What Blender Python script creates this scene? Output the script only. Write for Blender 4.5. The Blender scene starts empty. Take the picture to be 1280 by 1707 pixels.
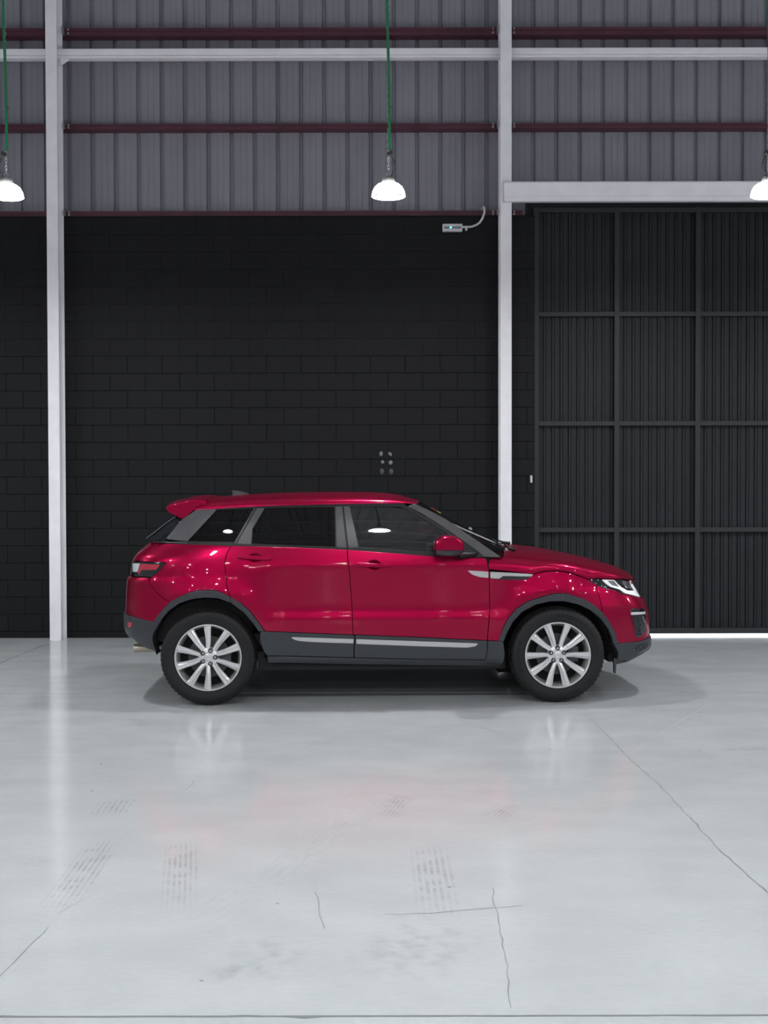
import bpy, bmesh, math, random
import numpy as np
from mathutils import Vector, Matrix

random.seed(7)
PI = math.pi
R = math.radians
SC = bpy.context.scene
COL = SC.collection

# ------------------------------------------------------------------ camera
F_PX, CX, CY = 1975.0, 640.0, 853.5
CAM_H = 1.64
CAM_M = Matrix.Rotation(R(90 - 1.13), 3, 'X') @ Matrix.Rotation(R(-0.12), 3, 'Z')
cam_data = bpy.data.cameras.new('camera')
cam_data.sensor_fit = 'HORIZONTAL'
cam_data.sensor_width = 36.0
cam_data.lens = F_PX / 1280.0 * 36.0
cam_data.clip_start = 0.05
cam_data.clip_end = 200
cam = bpy.data.objects.new('camera', cam_data)
cam.matrix_world = Matrix.Translation((0, 0, CAM_H)) @ CAM_M.to_4x4()
COL.objects.link(cam)
SC.camera = cam

# ------------------------------------------------------------------ world (daylight outside the closed hall)
world = bpy.data.worlds.new('World')
SC.world = world
world.use_nodes = True
wbg = world.node_tree.nodes['Background']
wbg.inputs['Color'].default_value = (0.86, 0.93, 1.0, 1)
wbg.inputs['Strength'].default_value = 3.0

vs = SC.view_settings
vs.view_transform = 'Standard'
vs.look = 'None'
vs.gamma = 1.0
vs.use_curve_mapping = False
vs.exposure = 0.0

LAMP_E = 790.0      # radiance of a lamp lens
SHADE_E = 50.0       # light that leaves through the frosted lamp shade


def ray(px, py):
    return CAM_M @ Vector(((px - CX) / F_PX, -(py - CY) / F_PX, -1.0))


def at(px, py, Y):
    """point of the hall on the plane y = Y"""
    d = ray(px, py)
    k = Y / d.y
    return Vector((d.x * k, Y, CAM_H + d.z * k))


def on_floor(px, py):
    d = ray(px, py)
    k = -CAM_H / d.z
    return Vector((d.x * k, d.y * k, 0))


def project(p):
    q = CAM_M.transposed() @ (Vector(p) - Vector((0, 0, CAM_H)))
    return CX + F_PX * q.x / -q.z, CY - F_PX * q.y / -q.z


# ------------------------------------------------------------------ materials
MATS = {}


def mat(name, color, rough=0.5, metal=0.0, coat=0.0, coat_rough=0.03, spec=0.5, emit=None, estr=0.0,
        noise=None, bump=None):
    """noise = (scale, amount) brightness mottling, bump = (scale, strength, distance)"""
    m = bpy.data.materials.new(name)
    m.use_nodes = True
    nt = m.node_tree
    b = nt.nodes['Principled BSDF']
    b.inputs['Base Color'].default_value = (*color, 1)
    b.inputs['Roughness'].default_value = rough
    b.inputs['Metallic'].default_value = metal
    b.inputs['Coat Weight'].default_value = coat
    b.inputs['Coat Roughness'].default_value = coat_rough
    b.inputs['Specular IOR Level'].default_value = spec
    if emit:
        b.inputs['Emission Color'].default_value = (*emit, 1)
        b.inputs['Emission Strength'].default_value = estr
    if noise or bump:
        tc = nt.nodes.new('ShaderNodeTexCoord')
    if noise:
        n = nt.nodes.new('ShaderNodeTexNoise')
        n.inputs['Scale'].default_value = noise[0]
        n.inputs['Detail'].default_value = 6
        nt.links.new(tc.outputs['Object'], n.inputs['Vector'])
        r = nt.nodes.new('ShaderNodeMapRange')
        r.inputs['From Min'].default_value = 0.3
        r.inputs['From Max'].default_value = 0.7
        r.inputs['To Min'].default_value = 1 - noise[1]
        r.inputs['To Max'].default_value = 1 + noise[1]
        nt.links.new(n.outputs['Fac'], r.inputs['Value'])
        mx = nt.nodes.new('ShaderNodeVectorMath')
        mx.operation = 'SCALE'
        mx.inputs[0].default_value = color
        nt.links.new(r.outputs['Result'], mx.inputs['Scale'])
        nt.links.new(mx.outputs['Vector'], b.inputs['Base Color'])
    if bump:
        n2 = nt.nodes.new('ShaderNodeTexNoise')
        n2.inputs['Scale'].default_value = bump[0]
        n2.inputs['Detail'].default_value = 4
        nt.links.new(tc.outputs['Object'], n2.inputs['Vector'])
        bp = nt.nodes.new('ShaderNodeBump')
        bp.inputs['Strength'].default_value = bump[1]
        bp.inputs['Distance'].default_value = bump[2]
        nt.links.new(n2.outputs['Fac'], bp.inputs['Height'])
        nt.links.new(bp.outputs['Normal'], b.inputs['Normal'])
    MATS[name] = m
    return m


def glass_mat(name, tint, ior=1.5):
    m = bpy.data.materials.new(name)
    m.use_nodes = True
    nt = m.node_tree
    nt.nodes.clear()
    out = nt.nodes.new('ShaderNodeOutputMaterial')
    mix = nt.nodes.new('ShaderNodeMixShader')
    tr = nt.nodes.new('ShaderNodeBsdfTransparent')
    tr.inputs['Color'].default_value = (*tint, 1)
    gl = nt.nodes.new('ShaderNodeBsdfGlossy')
    gl.inputs['Roughness'].default_value = 0.015
    fr = nt.nodes.new('ShaderNodeFresnel')
    fr.inputs['IOR'].default_value = ior
    nt.links.new(fr.outputs['Fac'], mix.inputs['Fac'])
    nt.links.new(tr.outputs['BSDF'], mix.inputs[1])
    nt.links.new(gl.outputs['BSDF'], mix.inputs[2])
    nt.links.new(mix.outputs['Shader'], out.inputs['Surface'])
    MATS[name] = m
    return m


def emit_mat(name, color, strength):
    m = bpy.data.materials.new(name)
    m.use_nodes = True
    nt = m.node_tree
    nt.nodes.clear()
    out = nt.nodes.new('ShaderNodeOutputMaterial')
    e = nt.nodes.new('ShaderNodeEmission')
    e.inputs['Color'].default_value = (*color, 1)
    e.inputs['Strength'].default_value = strength
    nt.links.new(e.outputs['Emission'], out.inputs['Surface'])
    MATS[name] = m
    return m


def floor_mat():
    m = bpy.data.materials.new('painted_floor')
    m.use_nodes = True
    nt = m.node_tree
    b = nt.nodes['Principled BSDF']
    tc = nt.nodes.new('ShaderNodeTexCoord')

    def noise(scale, detail=5, vec=None, stretch=None):
        n = nt.nodes.new('ShaderNodeTexNoise')
        n.inputs['Scale'].default_value = scale
        n.inputs['Detail'].default_value = detail
        if stretch:
            mp = nt.nodes.new('ShaderNodeMapping')
            mp.inputs['Scale'].default_value = stretch
            nt.links.new(tc.outputs['Object'], mp.inputs['Vector'])
            nt.links.new(mp.outputs['Vector'], n.inputs['Vector'])
        else:
            nt.links.new(tc.outputs['Object'], n.inputs['Vector'])
        return n

    def rng(src, a, b_, lo, hi):
        r = nt.nodes.new('ShaderNodeMapRange')
        r.inputs['From Min'].default_value = a
        r.inputs['From Max'].default_value = b_
        r.inputs['To Min'].default_value = lo
        r.inputs['To Max'].default_value = hi
        nt.links.new(src, r.inputs['Value'])
        return r.outputs['Result']

    def mul(a, c):
        x = nt.nodes.new('ShaderNodeMath')
        x.operation = 'MULTIPLY'
        nt.links.new(a, x.inputs[0])
        nt.links.new(c, x.inputs[1])
        return x.outputs[0]
    n1 = noise(0.55, 6)
    n2 = noise(2.2, 9, stretch=(1.0, 1.6, 1.0))
    n3 = noise(22.0, 6, stretch=(1, 2.2, 1))
    v = mul(rng(n1.outputs['Fac'], 0.3, 0.7, 0.96, 1.03), rng(n2.outputs['Fac'], 0.3, 0.72, 0.935, 1.035))
    v = mul(v, rng(n3.outputs['Fac'], 0.25, 0.75, 0.97, 1.03))
    # small dark specks where the paint is chipped
    vo = nt.nodes.new('ShaderNodeTexVoronoi')
    vo.inputs['Scale'].default_value = 3.2
    nt.links.new(tc.outputs['Object'], vo.inputs['Vector'])
    speck = rng(vo.outputs['Distance'], 0.018, 0.034, 0.45, 1.0)
    v = mul(v, speck)
    sc = nt.nodes.new('ShaderNodeVectorMath')
    sc.operation = 'SCALE'
    sc.inputs[0].default_value = (0.505, 0.53, 0.535)
    nt.links.new(v, sc.inputs['Scale'])
    nt.links.new(sc.outputs['Vector'], b.inputs['Base Color'])
    nt.links.new(rng(n2.outputs['Fac'], 0.3, 0.7, 0.11, 0.18), b.inputs['Roughness'])
    b.inputs['Specular IOR Level'].default_value = 0.28
    bp = nt.nodes.new('ShaderNodeBump')
    bp.inputs['Strength'].default_value = 0.12
    bp.inputs['Distance'].default_value = 0.003
    n4 = noise(9.0, 5)
    nt.links.new(n4.outputs['Fac'], bp.inputs['Height'])
    nt.links.new(bp.outputs['Normal'], b.inputs['Normal'])
    MATS['painted_floor'] = m
    return m


def mark_mat(name, color, stripe, contrast, thresh=0.45):
    """worn tyre print: stripes along y broken up by noise, see-through elsewhere"""
    m = bpy.data.materials.new(name)
    m.use_nodes = True
    nt = m.node_tree
    nt.nodes.clear()
    out = nt.nodes.new('ShaderNodeOutputMaterial')
    mix = nt.nodes.new('ShaderNodeMixShader')
    tr = nt.nodes.new('ShaderNodeBsdfTransparent')
    df = nt.nodes.new('ShaderNodeBsdfPrincipled')
    df.inputs['Base Color'].default_value = (*color, 1)
    df.inputs['Roughness'].default_value = 0.4
    tc = nt.nodes.new('ShaderNodeTexCoord')
    sep = nt.nodes.new('ShaderNodeSeparateXYZ')
    nt.links.new(tc.outputs['Generated'], sep.inputs[0])

    def math_(op, a, b=None):
        x = nt.nodes.new('ShaderNodeMath')
        x.operation = op
        for i, s in enumerate((a, b)):
            if s is None:
                continue
            if isinstance(s, (int, float)):
                x.inputs[i].default_value = s
            else:
                nt.links.new(s, x.inputs[i])
        return x.outputs[0]
    sx = math_('SINE', math_('MULTIPLY', sep.outputs['X'], stripe * 2 * PI))
    sx = math_('MULTIPLY', math_('ADD', sx, 1.0), 0.5)
    nz = nt.nodes.new('ShaderNodeTexNoise')
    nz.inputs['Scale'].default_value = 11
    nz.inputs['Detail'].default_value = 8
    nt.links.new(tc.outputs['Object'], nz.inputs['Vector'])
    mr = nt.nodes.new('ShaderNodeMapRange')
    mr.inputs['From Min'].default_value = thresh - 0.08
    mr.inputs['From Max'].default_value = thresh + 0.15
    nt.links.new(nz.outputs['Fac'], mr.inputs['Value'])
    # fade to the rim of the print
    ex = math_('MULTIPLY', math_('MULTIPLY', sep.outputs['X'], math_('SUBTRACT', 1.0, sep.outputs['X'])), 4.0)
    ey = math_('MULTIPLY', math_('MULTIPLY', sep.outputs['Y'], math_('SUBTRACT', 1.0, sep.outputs['Y'])), 4.0)
    e = math_('MULTIPLY', math_('POWER', ex, 0.5), ey)
    fac = math_('MULTIPLY', math_('MULTIPLY', sx, mr.outputs['Result']), math_('MULTIPLY', e, contrast))
    nt.links.new(fac, mix.inputs['Fac'])
    nt.links.new(tr.outputs[0], mix.inputs[1])
    nt.links.new(df.outputs[0], mix.inputs[2])
    nt.links.new(mix.outputs[0], out.inputs['Surface'])
    MATS[name] = m
    return m


floor_mat()
mat('joint', (0.10, 0.105, 0.11), 0.8)
mat('crack', (0.20, 0.21, 0.215), 0.7)
mat('black_block', (0.0036, 0.0042, 0.0058), 0.60, spec=0.25, noise=(3.0, 0.25), bump=(60, 0.2, 0.003))
mat('black_mortar', (0.0045, 0.005, 0.006), 0.7, spec=0.2)
mat('cladding', (0.25, 0.245, 0.285), 0.42, metal=0.0, noise=(1.2, 0.10))
mat('maroon_steel', (0.085, 0.022, 0.040), 0.45, noise=(4, 0.2))
mat('white_steel', (0.90, 0.895, 0.94), 0.42, noise=(6, 0.04))
mat('door_steel', (0.0145, 0.016, 0.0195), 0.52, spec=0.28, noise=(2, 0.15))
mat('door_frame_steel', (0.026, 0.028, 0.032), 0.45, spec=0.3)
mat('plain_wall', (0.32, 0.315, 0.33), 0.7)
mat('hall_ceiling', (0.42, 0.42, 0.44), 0.6)
mat('asphalt', (0.55, 0.55, 0.55), 0.9)
mat('galvanised', (0.55, 0.56, 0.56), 0.35, metal=0.8)
mat('white_plastic', (0.62, 0.63, 0.66), 0.4)
mat('grey_plastic', (0.20, 0.21, 0.25), 0.4)
mat('green_cable', (0.012, 0.19, 0.075), 0.4)
mat('black_cable', (0.02, 0.02, 0.02), 0.5)
mat('lamp_housing', (0.30, 0.31, 0.29), 0.4, metal=0.5)
emit_mat('lamp_lens', (0.97, 0.985, 1.0), LAMP_E)
mat('lamp_shade', (0.75, 0.76, 0.70), 0.3, emit=(0.97, 0.985, 1.0), estr=SHADE_E)
emit_mat('green_led', (0.05, 1.0, 0.55), 4.0)
mat('patch_grey', (0.20, 0.215, 0.24), 0.4)
mat('patch_dark', (0.06, 0.063, 0.07), 0.5, noise=(60, 0.5))
mat('rubber_mark', (0.33, 0.34, 0.345), 0.6)
mark_mat('tyre_print', (0.30, 0.305, 0.31), 7, 0.26)
mark_mat('pale_print', (0.74, 0.76, 0.77), 5, 0.30)
mark_mat('stain', (0.38, 0.39, 0.39), 0.5, 0.20, 0.52)
# car
mat('fin_black', (0.05, 0.052, 0.06), 0.22, coat=0.5)
mat('wheel_grey', (0.22, 0.23, 0.22), 0.5)
mat('red_paint', (0.335, 0.0002, 0.038), 0.28, metal=0.70, spec=0.05, coat=0.38, coat_rough=0.015)
mat('dark_cladding', (0.029, 0.033, 0.040), 0.42, bump=(300, 0.08, 0.001))
mat('black_trim', (0.006, 0.0065, 0.008), 0.35, spec=0.3)
mat('satin_pillar', (0.058, 0.057, 0.064), 0.30, noise=(14, 0.12))
mat('silver_trim', (0.52, 0.52, 0.53), 0.30, metal=0.55)
mat('core_black', (0.006, 0.006, 0.007), 0.9)
mat('tyre_rubber', (0.0085, 0.0085, 0.0095), 0.60, spec=0.35, bump=(180, 0.15, 0.001))
mat('tyre_lettering', (0.003, 0.003, 0.0035), 0.5, spec=0.2)
mat('alloy', (0.76, 0.76, 0.77), 0.27, metal=0.7)
mat('alloy_inner', (0.30, 0.29, 0.27), 0.42, metal=0.6)
mat('bolt_steel', (0.55, 0.54, 0.53), 0.28, metal=0.9)
mat('disc_steel', (0.055, 0.055, 0.058), 0.45, metal=0.6)
mat('black_gloss', (0.008, 0.009, 0.012), 0.10, coat=0.6)
mat('mesh_black', (0.016, 0.017, 0.020), 0.4)
mat('lamp_white', (0.85, 0.87, 0.90), 0.15, coat=1.0, emit=(1.0, 1.0, 1.0), estr=0.25)
mat('lamp_chrome', (0.45, 0.47, 0.50), 0.18, metal=0.85)
mat('lamp_red', (0.42, 0.010, 0.040), 0.18, coat=1.0)
mat('lamp_clear', (0.60, 0.60, 0.64), 0.15, coat=1.0)
mat('interior_black', (0.018, 0.018, 0.020), 0.7)
mat('interior_grey', (0.060, 0.064, 0.062), 0.7)
mat('sticker_red', (0.60, 0.05, 0.03), 0.5)
mat('sticker_yellow', (0.75, 0.70, 0.05), 0.5)
mat('exhaust_steel', (0.45, 0.40, 0.33), 0.35, metal=0.7)
glass_mat('door_glass', (0.32, 0.42, 0.40), 2.1)
glass_mat('privacy_glass', (0.012, 0.013, 0.017), 1.55)
glass_mat('screen_glass', (0.60, 0.68, 0.62), 1.5)
glass_mat('lamp_glass', (0.92, 0.94, 0.96), 1.45)


# ------------------------------------------------------------------ mesh helpers
class MB:
    """collects shapes into one mesh"""

    def __init__(self):
        self.v, self.f, self.n = [], [], []
        self.custom = False

    def add(self, verts, faces):
        o = len(self.v)
        self.v += [tuple(p) for p in verts]
        self.f += [tuple(i + o for i in f) for f in faces]
        return self

    def box(self, x0, x1, y0, y1, z0, z1, bev=0.0):
        if x1 < x0: x0, x1 = x1, x0
        if y1 < y0: y0, y1 = y1, y0
        if z1 < z0: z0, z1 = z1, z0
        if bev <= 0:
            vs_ = [(x, y, z) for x in (x0, x1) for y in (y0, y1) for z in (z0, z1)]
            return self.add(vs_, [(0, 1, 3, 2), (4, 6, 7, 5), (0, 4, 5, 1), (2, 3, 7, 6), (0, 2, 6, 4), (1, 5, 7, 3)])
        bm = bmesh.new()
        bmesh.ops.create_cube(bm, size=1)
        for v in bm.verts:
            v.co = ((x0 + x1) / 2 + v.co.x * (x1 - x0), (y0 + y1) / 2 + v.co.y * (y1 - y0),
                    (z0 + z1) / 2 + v.co.z * (z1 - z0))
        bmesh.ops.bevel(bm, geom=list(bm.edges), offset=bev, segments=2, affect='EDGES', profile=0.6)
        return self.from_bm(bm)

    def from_bm(self, bm):
        bm.verts.index_update()
        self.add([v.co[:] for v in bm.verts], [[v.index for v in f.verts] for f in bm.faces])
        bm.free()
        return self

    def prism(self, poly, axis, a, b):
        """poly of 2D points extruded along an axis from a to b"""
        def mk(p, h):
            return {'x': (h, p[0], p[1]), 'y': (p[0], h, p[1]), 'z': (p[0], p[1], h)}[axis]
        bm = bmesh.new()
        A = [bm.verts.new(mk(p, a)) for p in poly]
        B = [bm.verts.new(mk(p, b)) for p in poly]
        n = len(poly)
        bm.faces.new(A)
        bm.faces.new(B[::-1])
        for i in range(n):
            bm.faces.new((A[i], B[i], B[(i + 1) % n], A[(i + 1) % n]))
        bmesh.ops.recalc_face_normals(bm, faces=list(bm.faces))
        bmesh.ops.triangulate(bm, faces=[f for f in bm.faces if len(f.verts) > 4])
        return self.from_bm(bm)

    def tube(self, pts, r, seg=8, caps=True):
        pts = [Vector(p) for p in pts]
        rs = r if isinstance(r, (list, tuple)) else [r] * len(pts)
        rings = []
        up = None
        for i, p in enumerate(pts):
            d = (pts[min(i + 1, len(pts) - 1)] - pts[max(i - 1, 0)]).normalized()
            if up is None:
                up = d.orthogonal().normalized()
            up = (up - d * up.dot(d)).normalized()
            s = d.cross(up)
            rings.append([p + (up * math.cos(a) + s * math.sin(a)) * rs[i]
                          for a in (2 * PI * k / seg for k in range(seg))])
        vs_ = [v for rg in rings for v in rg]
        fs = []
        for i in range(len(pts) - 1):
            for k in range(seg):
                a, b = i * seg + k, i * seg + (k + 1) % seg
                fs.append((a, b, b + seg, a + seg))
        if caps:
            fs.append(tuple(range(seg))[::-1])
            fs.append(tuple((len(pts) - 1) * seg + k for k in range(seg)))
        return self.add(vs_, fs)

    def lathe(self, prof, axis='z', seg=32, center=(0, 0, 0), closed=False):
        """prof = (radius, height) pairs turned about an axis"""
        vs_, fs = [], []
        for r, h in prof:
            for k in range(seg):
                a = 2 * PI * k / seg
                c, s = r * math.cos(a), r * math.sin(a)
                p = {'z': (c, s, h), 'y': (c, h, s), 'x': (h, c, s)}[axis]
                vs_.append((p[0] + center[0], p[1] + center[1], p[2] + center[2]))
        n = len(prof)
        for i in range(n if closed else n - 1):
            j = (i + 1) % n
            for k in range(seg):
                fs.append((i * seg + k, i * seg + (k + 1) % seg, j * seg + (k + 1) % seg, j * seg + k))
        return self.add(vs_, fs)

    def torus(self, c, R_, r, axis='y', seg=12, sub=5, sx=1.0, sz=1.0):
        vs_, fs = [], []
        for i in range(seg):
            a = 2 * PI * i / seg
            for j in range(sub):
                b = 2 * PI * j / sub
                q = (R_ + r * math.cos(b))
                u, v, w = q * math.cos(a) * sx, q * math.sin(a) * sz, r * math.sin(b)
                p = {'y': (u, w, v), 'x': (w, u, v), 'z': (u, v, w)}[axis]
                vs_.append((c[0] + p[0], c[1] + p[1], c[2] + p[2]))
        for i in range(seg):
            for j in range(sub):
                fs.append((i * sub + j, ((i + 1) % seg) * sub + j, ((i + 1) % seg) * sub + (j + 1) % sub,
                           i * sub + (j + 1) % sub))
        return self.add(vs_, fs)

    def build(self, name, m, parent=None, smooth=None):
        me = bpy.data.meshes.new(name)
        me.from_pydata(self.v, [], self.f)
        bm = bmesh.new()
        bm.from_mesh(me)
        bmesh.ops.recalc_face_normals(bm, faces=list(bm.faces))
        bm.to_mesh(me)
        bm.free()
        me.materials.append(MATS[m])
        if smooth is not None:
            for p in me.polygons:
                p.use_smooth = True
            me.set_sharp_from_angle(angle=R(smooth))
        o = bpy.data.objects.new(name, me)
        COL.objects.link(o)
        if parent:
            o.parent = parent
        return o


def tag(o, label=None, cat=None, group=None, kind=None):
    if label: o['label'] = label
    if cat: o['category'] = cat
    if group: o['group'] = group
    if kind: o['kind'] = kind
    return o


def empty(name, loc, rz=0.0):
    e = bpy.data.objects.new(name, None)
    e.empty_display_size = 0.2
    e.location = loc
    e.rotation_euler = (0, 0, rz)
    COL.objects.link(e)
    return e


def children(o):
    return [c for c in COL.objects if c.parent == o]


def copy_tree(o, parent=None):
    c = o.copy()
    COL.objects.link(c)
    c.parent = parent
    for ch in children(o):
        copy_tree(ch, c)
    return c


def instance(o, parent, loc=None, rot=None):
    c = o.copy()
    COL.objects.link(c)
    c.parent = parent
    if loc is not None: c.location = loc
    if rot is not None: c.rotation_euler = rot
    return c


# ================================================================== THE HALL
WALL_Y = 13.05           # inner face of the block wall
X0, X1 = -11.0, 14.0
YB = -15.0
CEIL = 8.6
COL_FRONT = WALL_Y - 0.24

# ---- floor: slabs with open joints
JY1 = on_floor(640, 1693).y
JY2 = on_floor(200, 1155.5).y
floor_root = MB().box(X0, X1, YB, 13.4, -0.30, -0.030).build('floor', 'joint')
tag(floor_root, 'grey painted concrete floor with tyre marks', kind='structure')


def slab(y0, y1, x0=X0, x1=X1):
    """slab with slightly chipped long edges"""
    n = 400
    top0, top1 = [], []
    rr = random.Random(int(y0 * 100))
    j = 0.0
    for i in range(n + 1):
        x = x0 + (x1 - x0) * i / n
        j = 0.75 * j + 0.25 * rr.uniform(-1, 1)
        w = 0.008 + 0.006 * abs(j) + (0.012 if rr.random() < 0.025 else 0)
        top0.append((x, y0 + w * 0.35))
        j2 = rr.uniform(0, 1)
        top1.append((x, y1 - w - 0.002 * j2))
    poly = top0 + top1[::-1]
    m = MB()
    N = len(poly)
    m.add([(x, y, 0) for x, y in poly] + [(x, y, -0.03) for x, y in poly],
          [tuple(range(N))] + [(i, (i + 1) % N, (i + 1) % N + N, i + N) for i in range(N)])
    return m.build('slab', 'painted_floor', floor_root)


slab(YB, JY1)
slab(JY1, JY2)
slab(JY2, 13.35)


def floor_line(pts, w, m='crack', jit=0.006, name='crack'):
    """hairline crack, a thin ribbon lying on the slab"""
    rr = random.Random(len(pts) * 7 + int(abs(pts[0][0])))
    P_ = [on_floor(*p) for p in pts]
    L = []
    for a, b in zip(P_[:-1], P_[1:]):
        n = max(2, int((b - a).length / 0.06))
        for i in range(n):
            L.append(a.lerp(b, i / n))
    L.append(P_[-1])
    vs_, fs = [], []
    for i, p in enumerate(L):
        d = (L[min(i + 1, len(L) - 1)] - L[max(i - 1, 0)]).normalized()
        s = Vector((-d.y, d.x, 0))
        q = p + s * rr.uniform(-jit, jit)
        ww = w * rr.uniform(0.35, 1.0) / 2
        vs_ += [q + s * ww + Vector((0, 0, 0.0008)), q - s * ww + Vector((0, 0, 0.0008))]
    for i in range(len(L) - 1):
        fs.append((2 * i, 2 * i + 1, 2 * i + 3, 2 * i + 2))
    return MB().add(vs_, fs).build(name, m, floor_root)


floor_line([(975, 1190), (1000, 1213), (1050, 1265), (1100, 1310), (1150, 1362)], 0.006)
floor_line([(1150, 1362), (1190, 1408), (1230, 1445), (1285, 1492)], 0.010)
floor_line([(1055, 1255), (1120, 1210), (1180, 1175)], 0.008, 'rubber_mark')
floor_line([(820, 1480), (832, 1545), (845, 1610), (852, 1680)], 0.004)
floor_line([(80, 1545), (20, 1610), (-40, 1670)], 0.004)
floor_line([(165, 1484), (95, 1525)], 0.003)
floor_line([(525, 1487), (540, 1548)], 0.004)
floor_line([(640, 1525), (720, 1522), (870, 1510)], 0.004)
floor_line([(0, 1106), (40, 1089), (88, 1070)], 0.012, 'galvanised')
floor_line([(325, 1302), (310, 1318)], 0.004)
floor_line([(415, 1285), (440, 1300)], 0.004)


def print_mark(px, py, px2, py2, width, m, dz=0.0006, name='tyre_mark'):
    """flat rubber print from one floor point to another"""
    a, b = on_floor(px, py), on_floor(px2, py2)
    L = (b - a).length
    ob = MB().add([(-width / 2, 0, 0), (width / 2, 0, 0), (width / 2, L, 0), (-width / 2, L, 0)],
                  [(0, 1, 2, 3)]).build(name, m, floor_root)
    d = b - a
    ob.location = (a.x, a.y, dz)
    ob.rotation_euler = (0, 0, math.atan2(-d.x, d.y))
    return ob


print_mark(735, 1535, 715, 1405, 0.19, 'tyre_print')
print_mark(85, 1530, 185, 1390, 0.17, 'tyre_print')
print_mark(300, 1520, 304, 1400, 0.16, 'tyre_print')
print_mark(340, 1540, 640, 1330, 0.22, 'pale_print')
print_mark(640, 1640, 740, 1530, 0.42, 'stain', name='stain')
print_mark(400, 1640, 470, 1560, 0.30, 'stain', name='stain')
print_mark(1180, 1250, 1290, 1248, 0.10, 'tyre_print')
print_mark(785, 1208, 845, 1225, 0.10, 'tyre_print')
print_mark(250, 1212, 215, 1196, 0.14, 'tyre_print')
print_mark(820, 1365, 850, 1340, 0.16, 'tyre_print')
print_mark(640, 1366, 680, 1320, 0.16, 'tyre_print')
print_mark(340, 1640, 440, 1590, 0.10, 'tyre_print')
print_mark(55, 1445, 75, 1430, 0.12, 'stain', name='stain')
print_mark(180, 1360, 200, 1330, 0.20, 'tyre_print')

# ---- back wall: painted concrete blocks
GIRT_Z0 = at(460, 355, WALL_Y).z
WALL_TOP = GIRT_Z0 - 0.03
DOOR_L = at(893, 700, WALL_Y).x          # edge of the opening
wall_back = MB().box(X0, DOOR_L - 0.012, WALL_Y + 0.005, WALL_Y + 0.20, 0, WALL_TOP).build('wall_back', 'black_mortar')
tag(wall_back, 'black painted concrete block wall between white steel columns', kind='structure')
BW, BH, BJ = 0.3815, 0.1893, 0.003
bl_mesh = {}


def block_mesh(w):
    k = round(w, 3)
    if k not in bl_mesh:
        o = MB().box(0, w, -0.004, 0.05, 0, BH - BJ)
        # chamfered face
        o = MB()
        c = 0.0025
        h = BH - BJ
        vs_ = [(0, 0, 0), (w, 0, 0), (w, 0, h), (0, 0, h), (c, -c, c), (w - c, -c, c), (w - c, -c, h - c), (c, -c, h - c),
               (0, 0.03, 0), (w, 0.03, 0), (w, 0.03, h), (0, 0.03, h)]
        fs = [(4, 5, 6, 7), (0, 1, 5, 4), (1, 2, 6, 5), (2, 3, 7, 6), (3, 0, 4, 7), (0, 8, 9, 1), (1, 9, 10, 2),
              (2, 10, 11, 3), (3, 11, 8, 0)]
        me = bpy.data.meshes.new('block')
        me.from_pydata([tuple(v) for v in vs_], [], fs)
        bm = bmesh.new()
        bm.from_mesh(me)
        bmesh.ops.recalc_face_normals(bm, faces=list(bm.faces))
        bm.to_mesh(me)
        bm.free()
        me.materials.append(MATS['black_block'])
        bl_mesh[k] = me
    return bl_mesh[k]


COLX = [at(97, 1000, COL_FRONT + 0.12).x, at(841.5, 700, COL_FRONT + 0.12).x]
BAY = COLX[1] - COLX[0]
vis_l, vis_r = at(-14, 700, WALL_Y).x, DOOR_L - 0.012
joint_x = at(676, 780, WALL_Y).x
row0 = at(640, 765.3, WALL_Y).z          # a bed joint seen beside the grey patches
rows = []
zz = row0 - BH * math.floor(row0 / BH)
if zz > 0.05:
    rows.append((0.0, zz, True))
while zz < WALL_TOP - 0.02:
    rows.append((zz, min(BH, WALL_TOP - zz), False))
    zz += BH
rest = MB()
n_block = 0
rr = random.Random(3)
for ri, (z0, h, cut) in enumerate(rows):
    off = joint_x + (BW / 2 if ri % 2 else 0)
    k0 = math.floor((X0 - off) / BW)
    x = off + k0 * BW
    while x < vis_r - 0.03:
        xa, xb = max(x, X0), min(x + BW, vis_r)
        w = xb - xa - BJ
        if w > 0.03:
            dy = rr.uniform(-0.0012, 0.0012)
            full = h > BH - 0.01
            seen = xb > vis_l and full and z0 < 2.95 and n_block < 300
            # blocks wholly behind the columns stay in the joined rest
            if seen:
                o = bpy.data.objects.new('block', block_mesh(w))
                COL.objects.link(o)
                o.parent = wall_back
                o.location = (xa, WALL_Y + dy, z0 + BJ / 2)
                n_block += 1
            else:
                rest.box(xa, xa + w, WALL_Y + dy - 0.004, WALL_Y + 0.03, z0 + BJ / 2, z0 + max(h, 0.02) - BJ / 2)
        x += BW
o = rest.build('block_courses', 'black_block', wall_back)
tag(o, kind='stuff')

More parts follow.
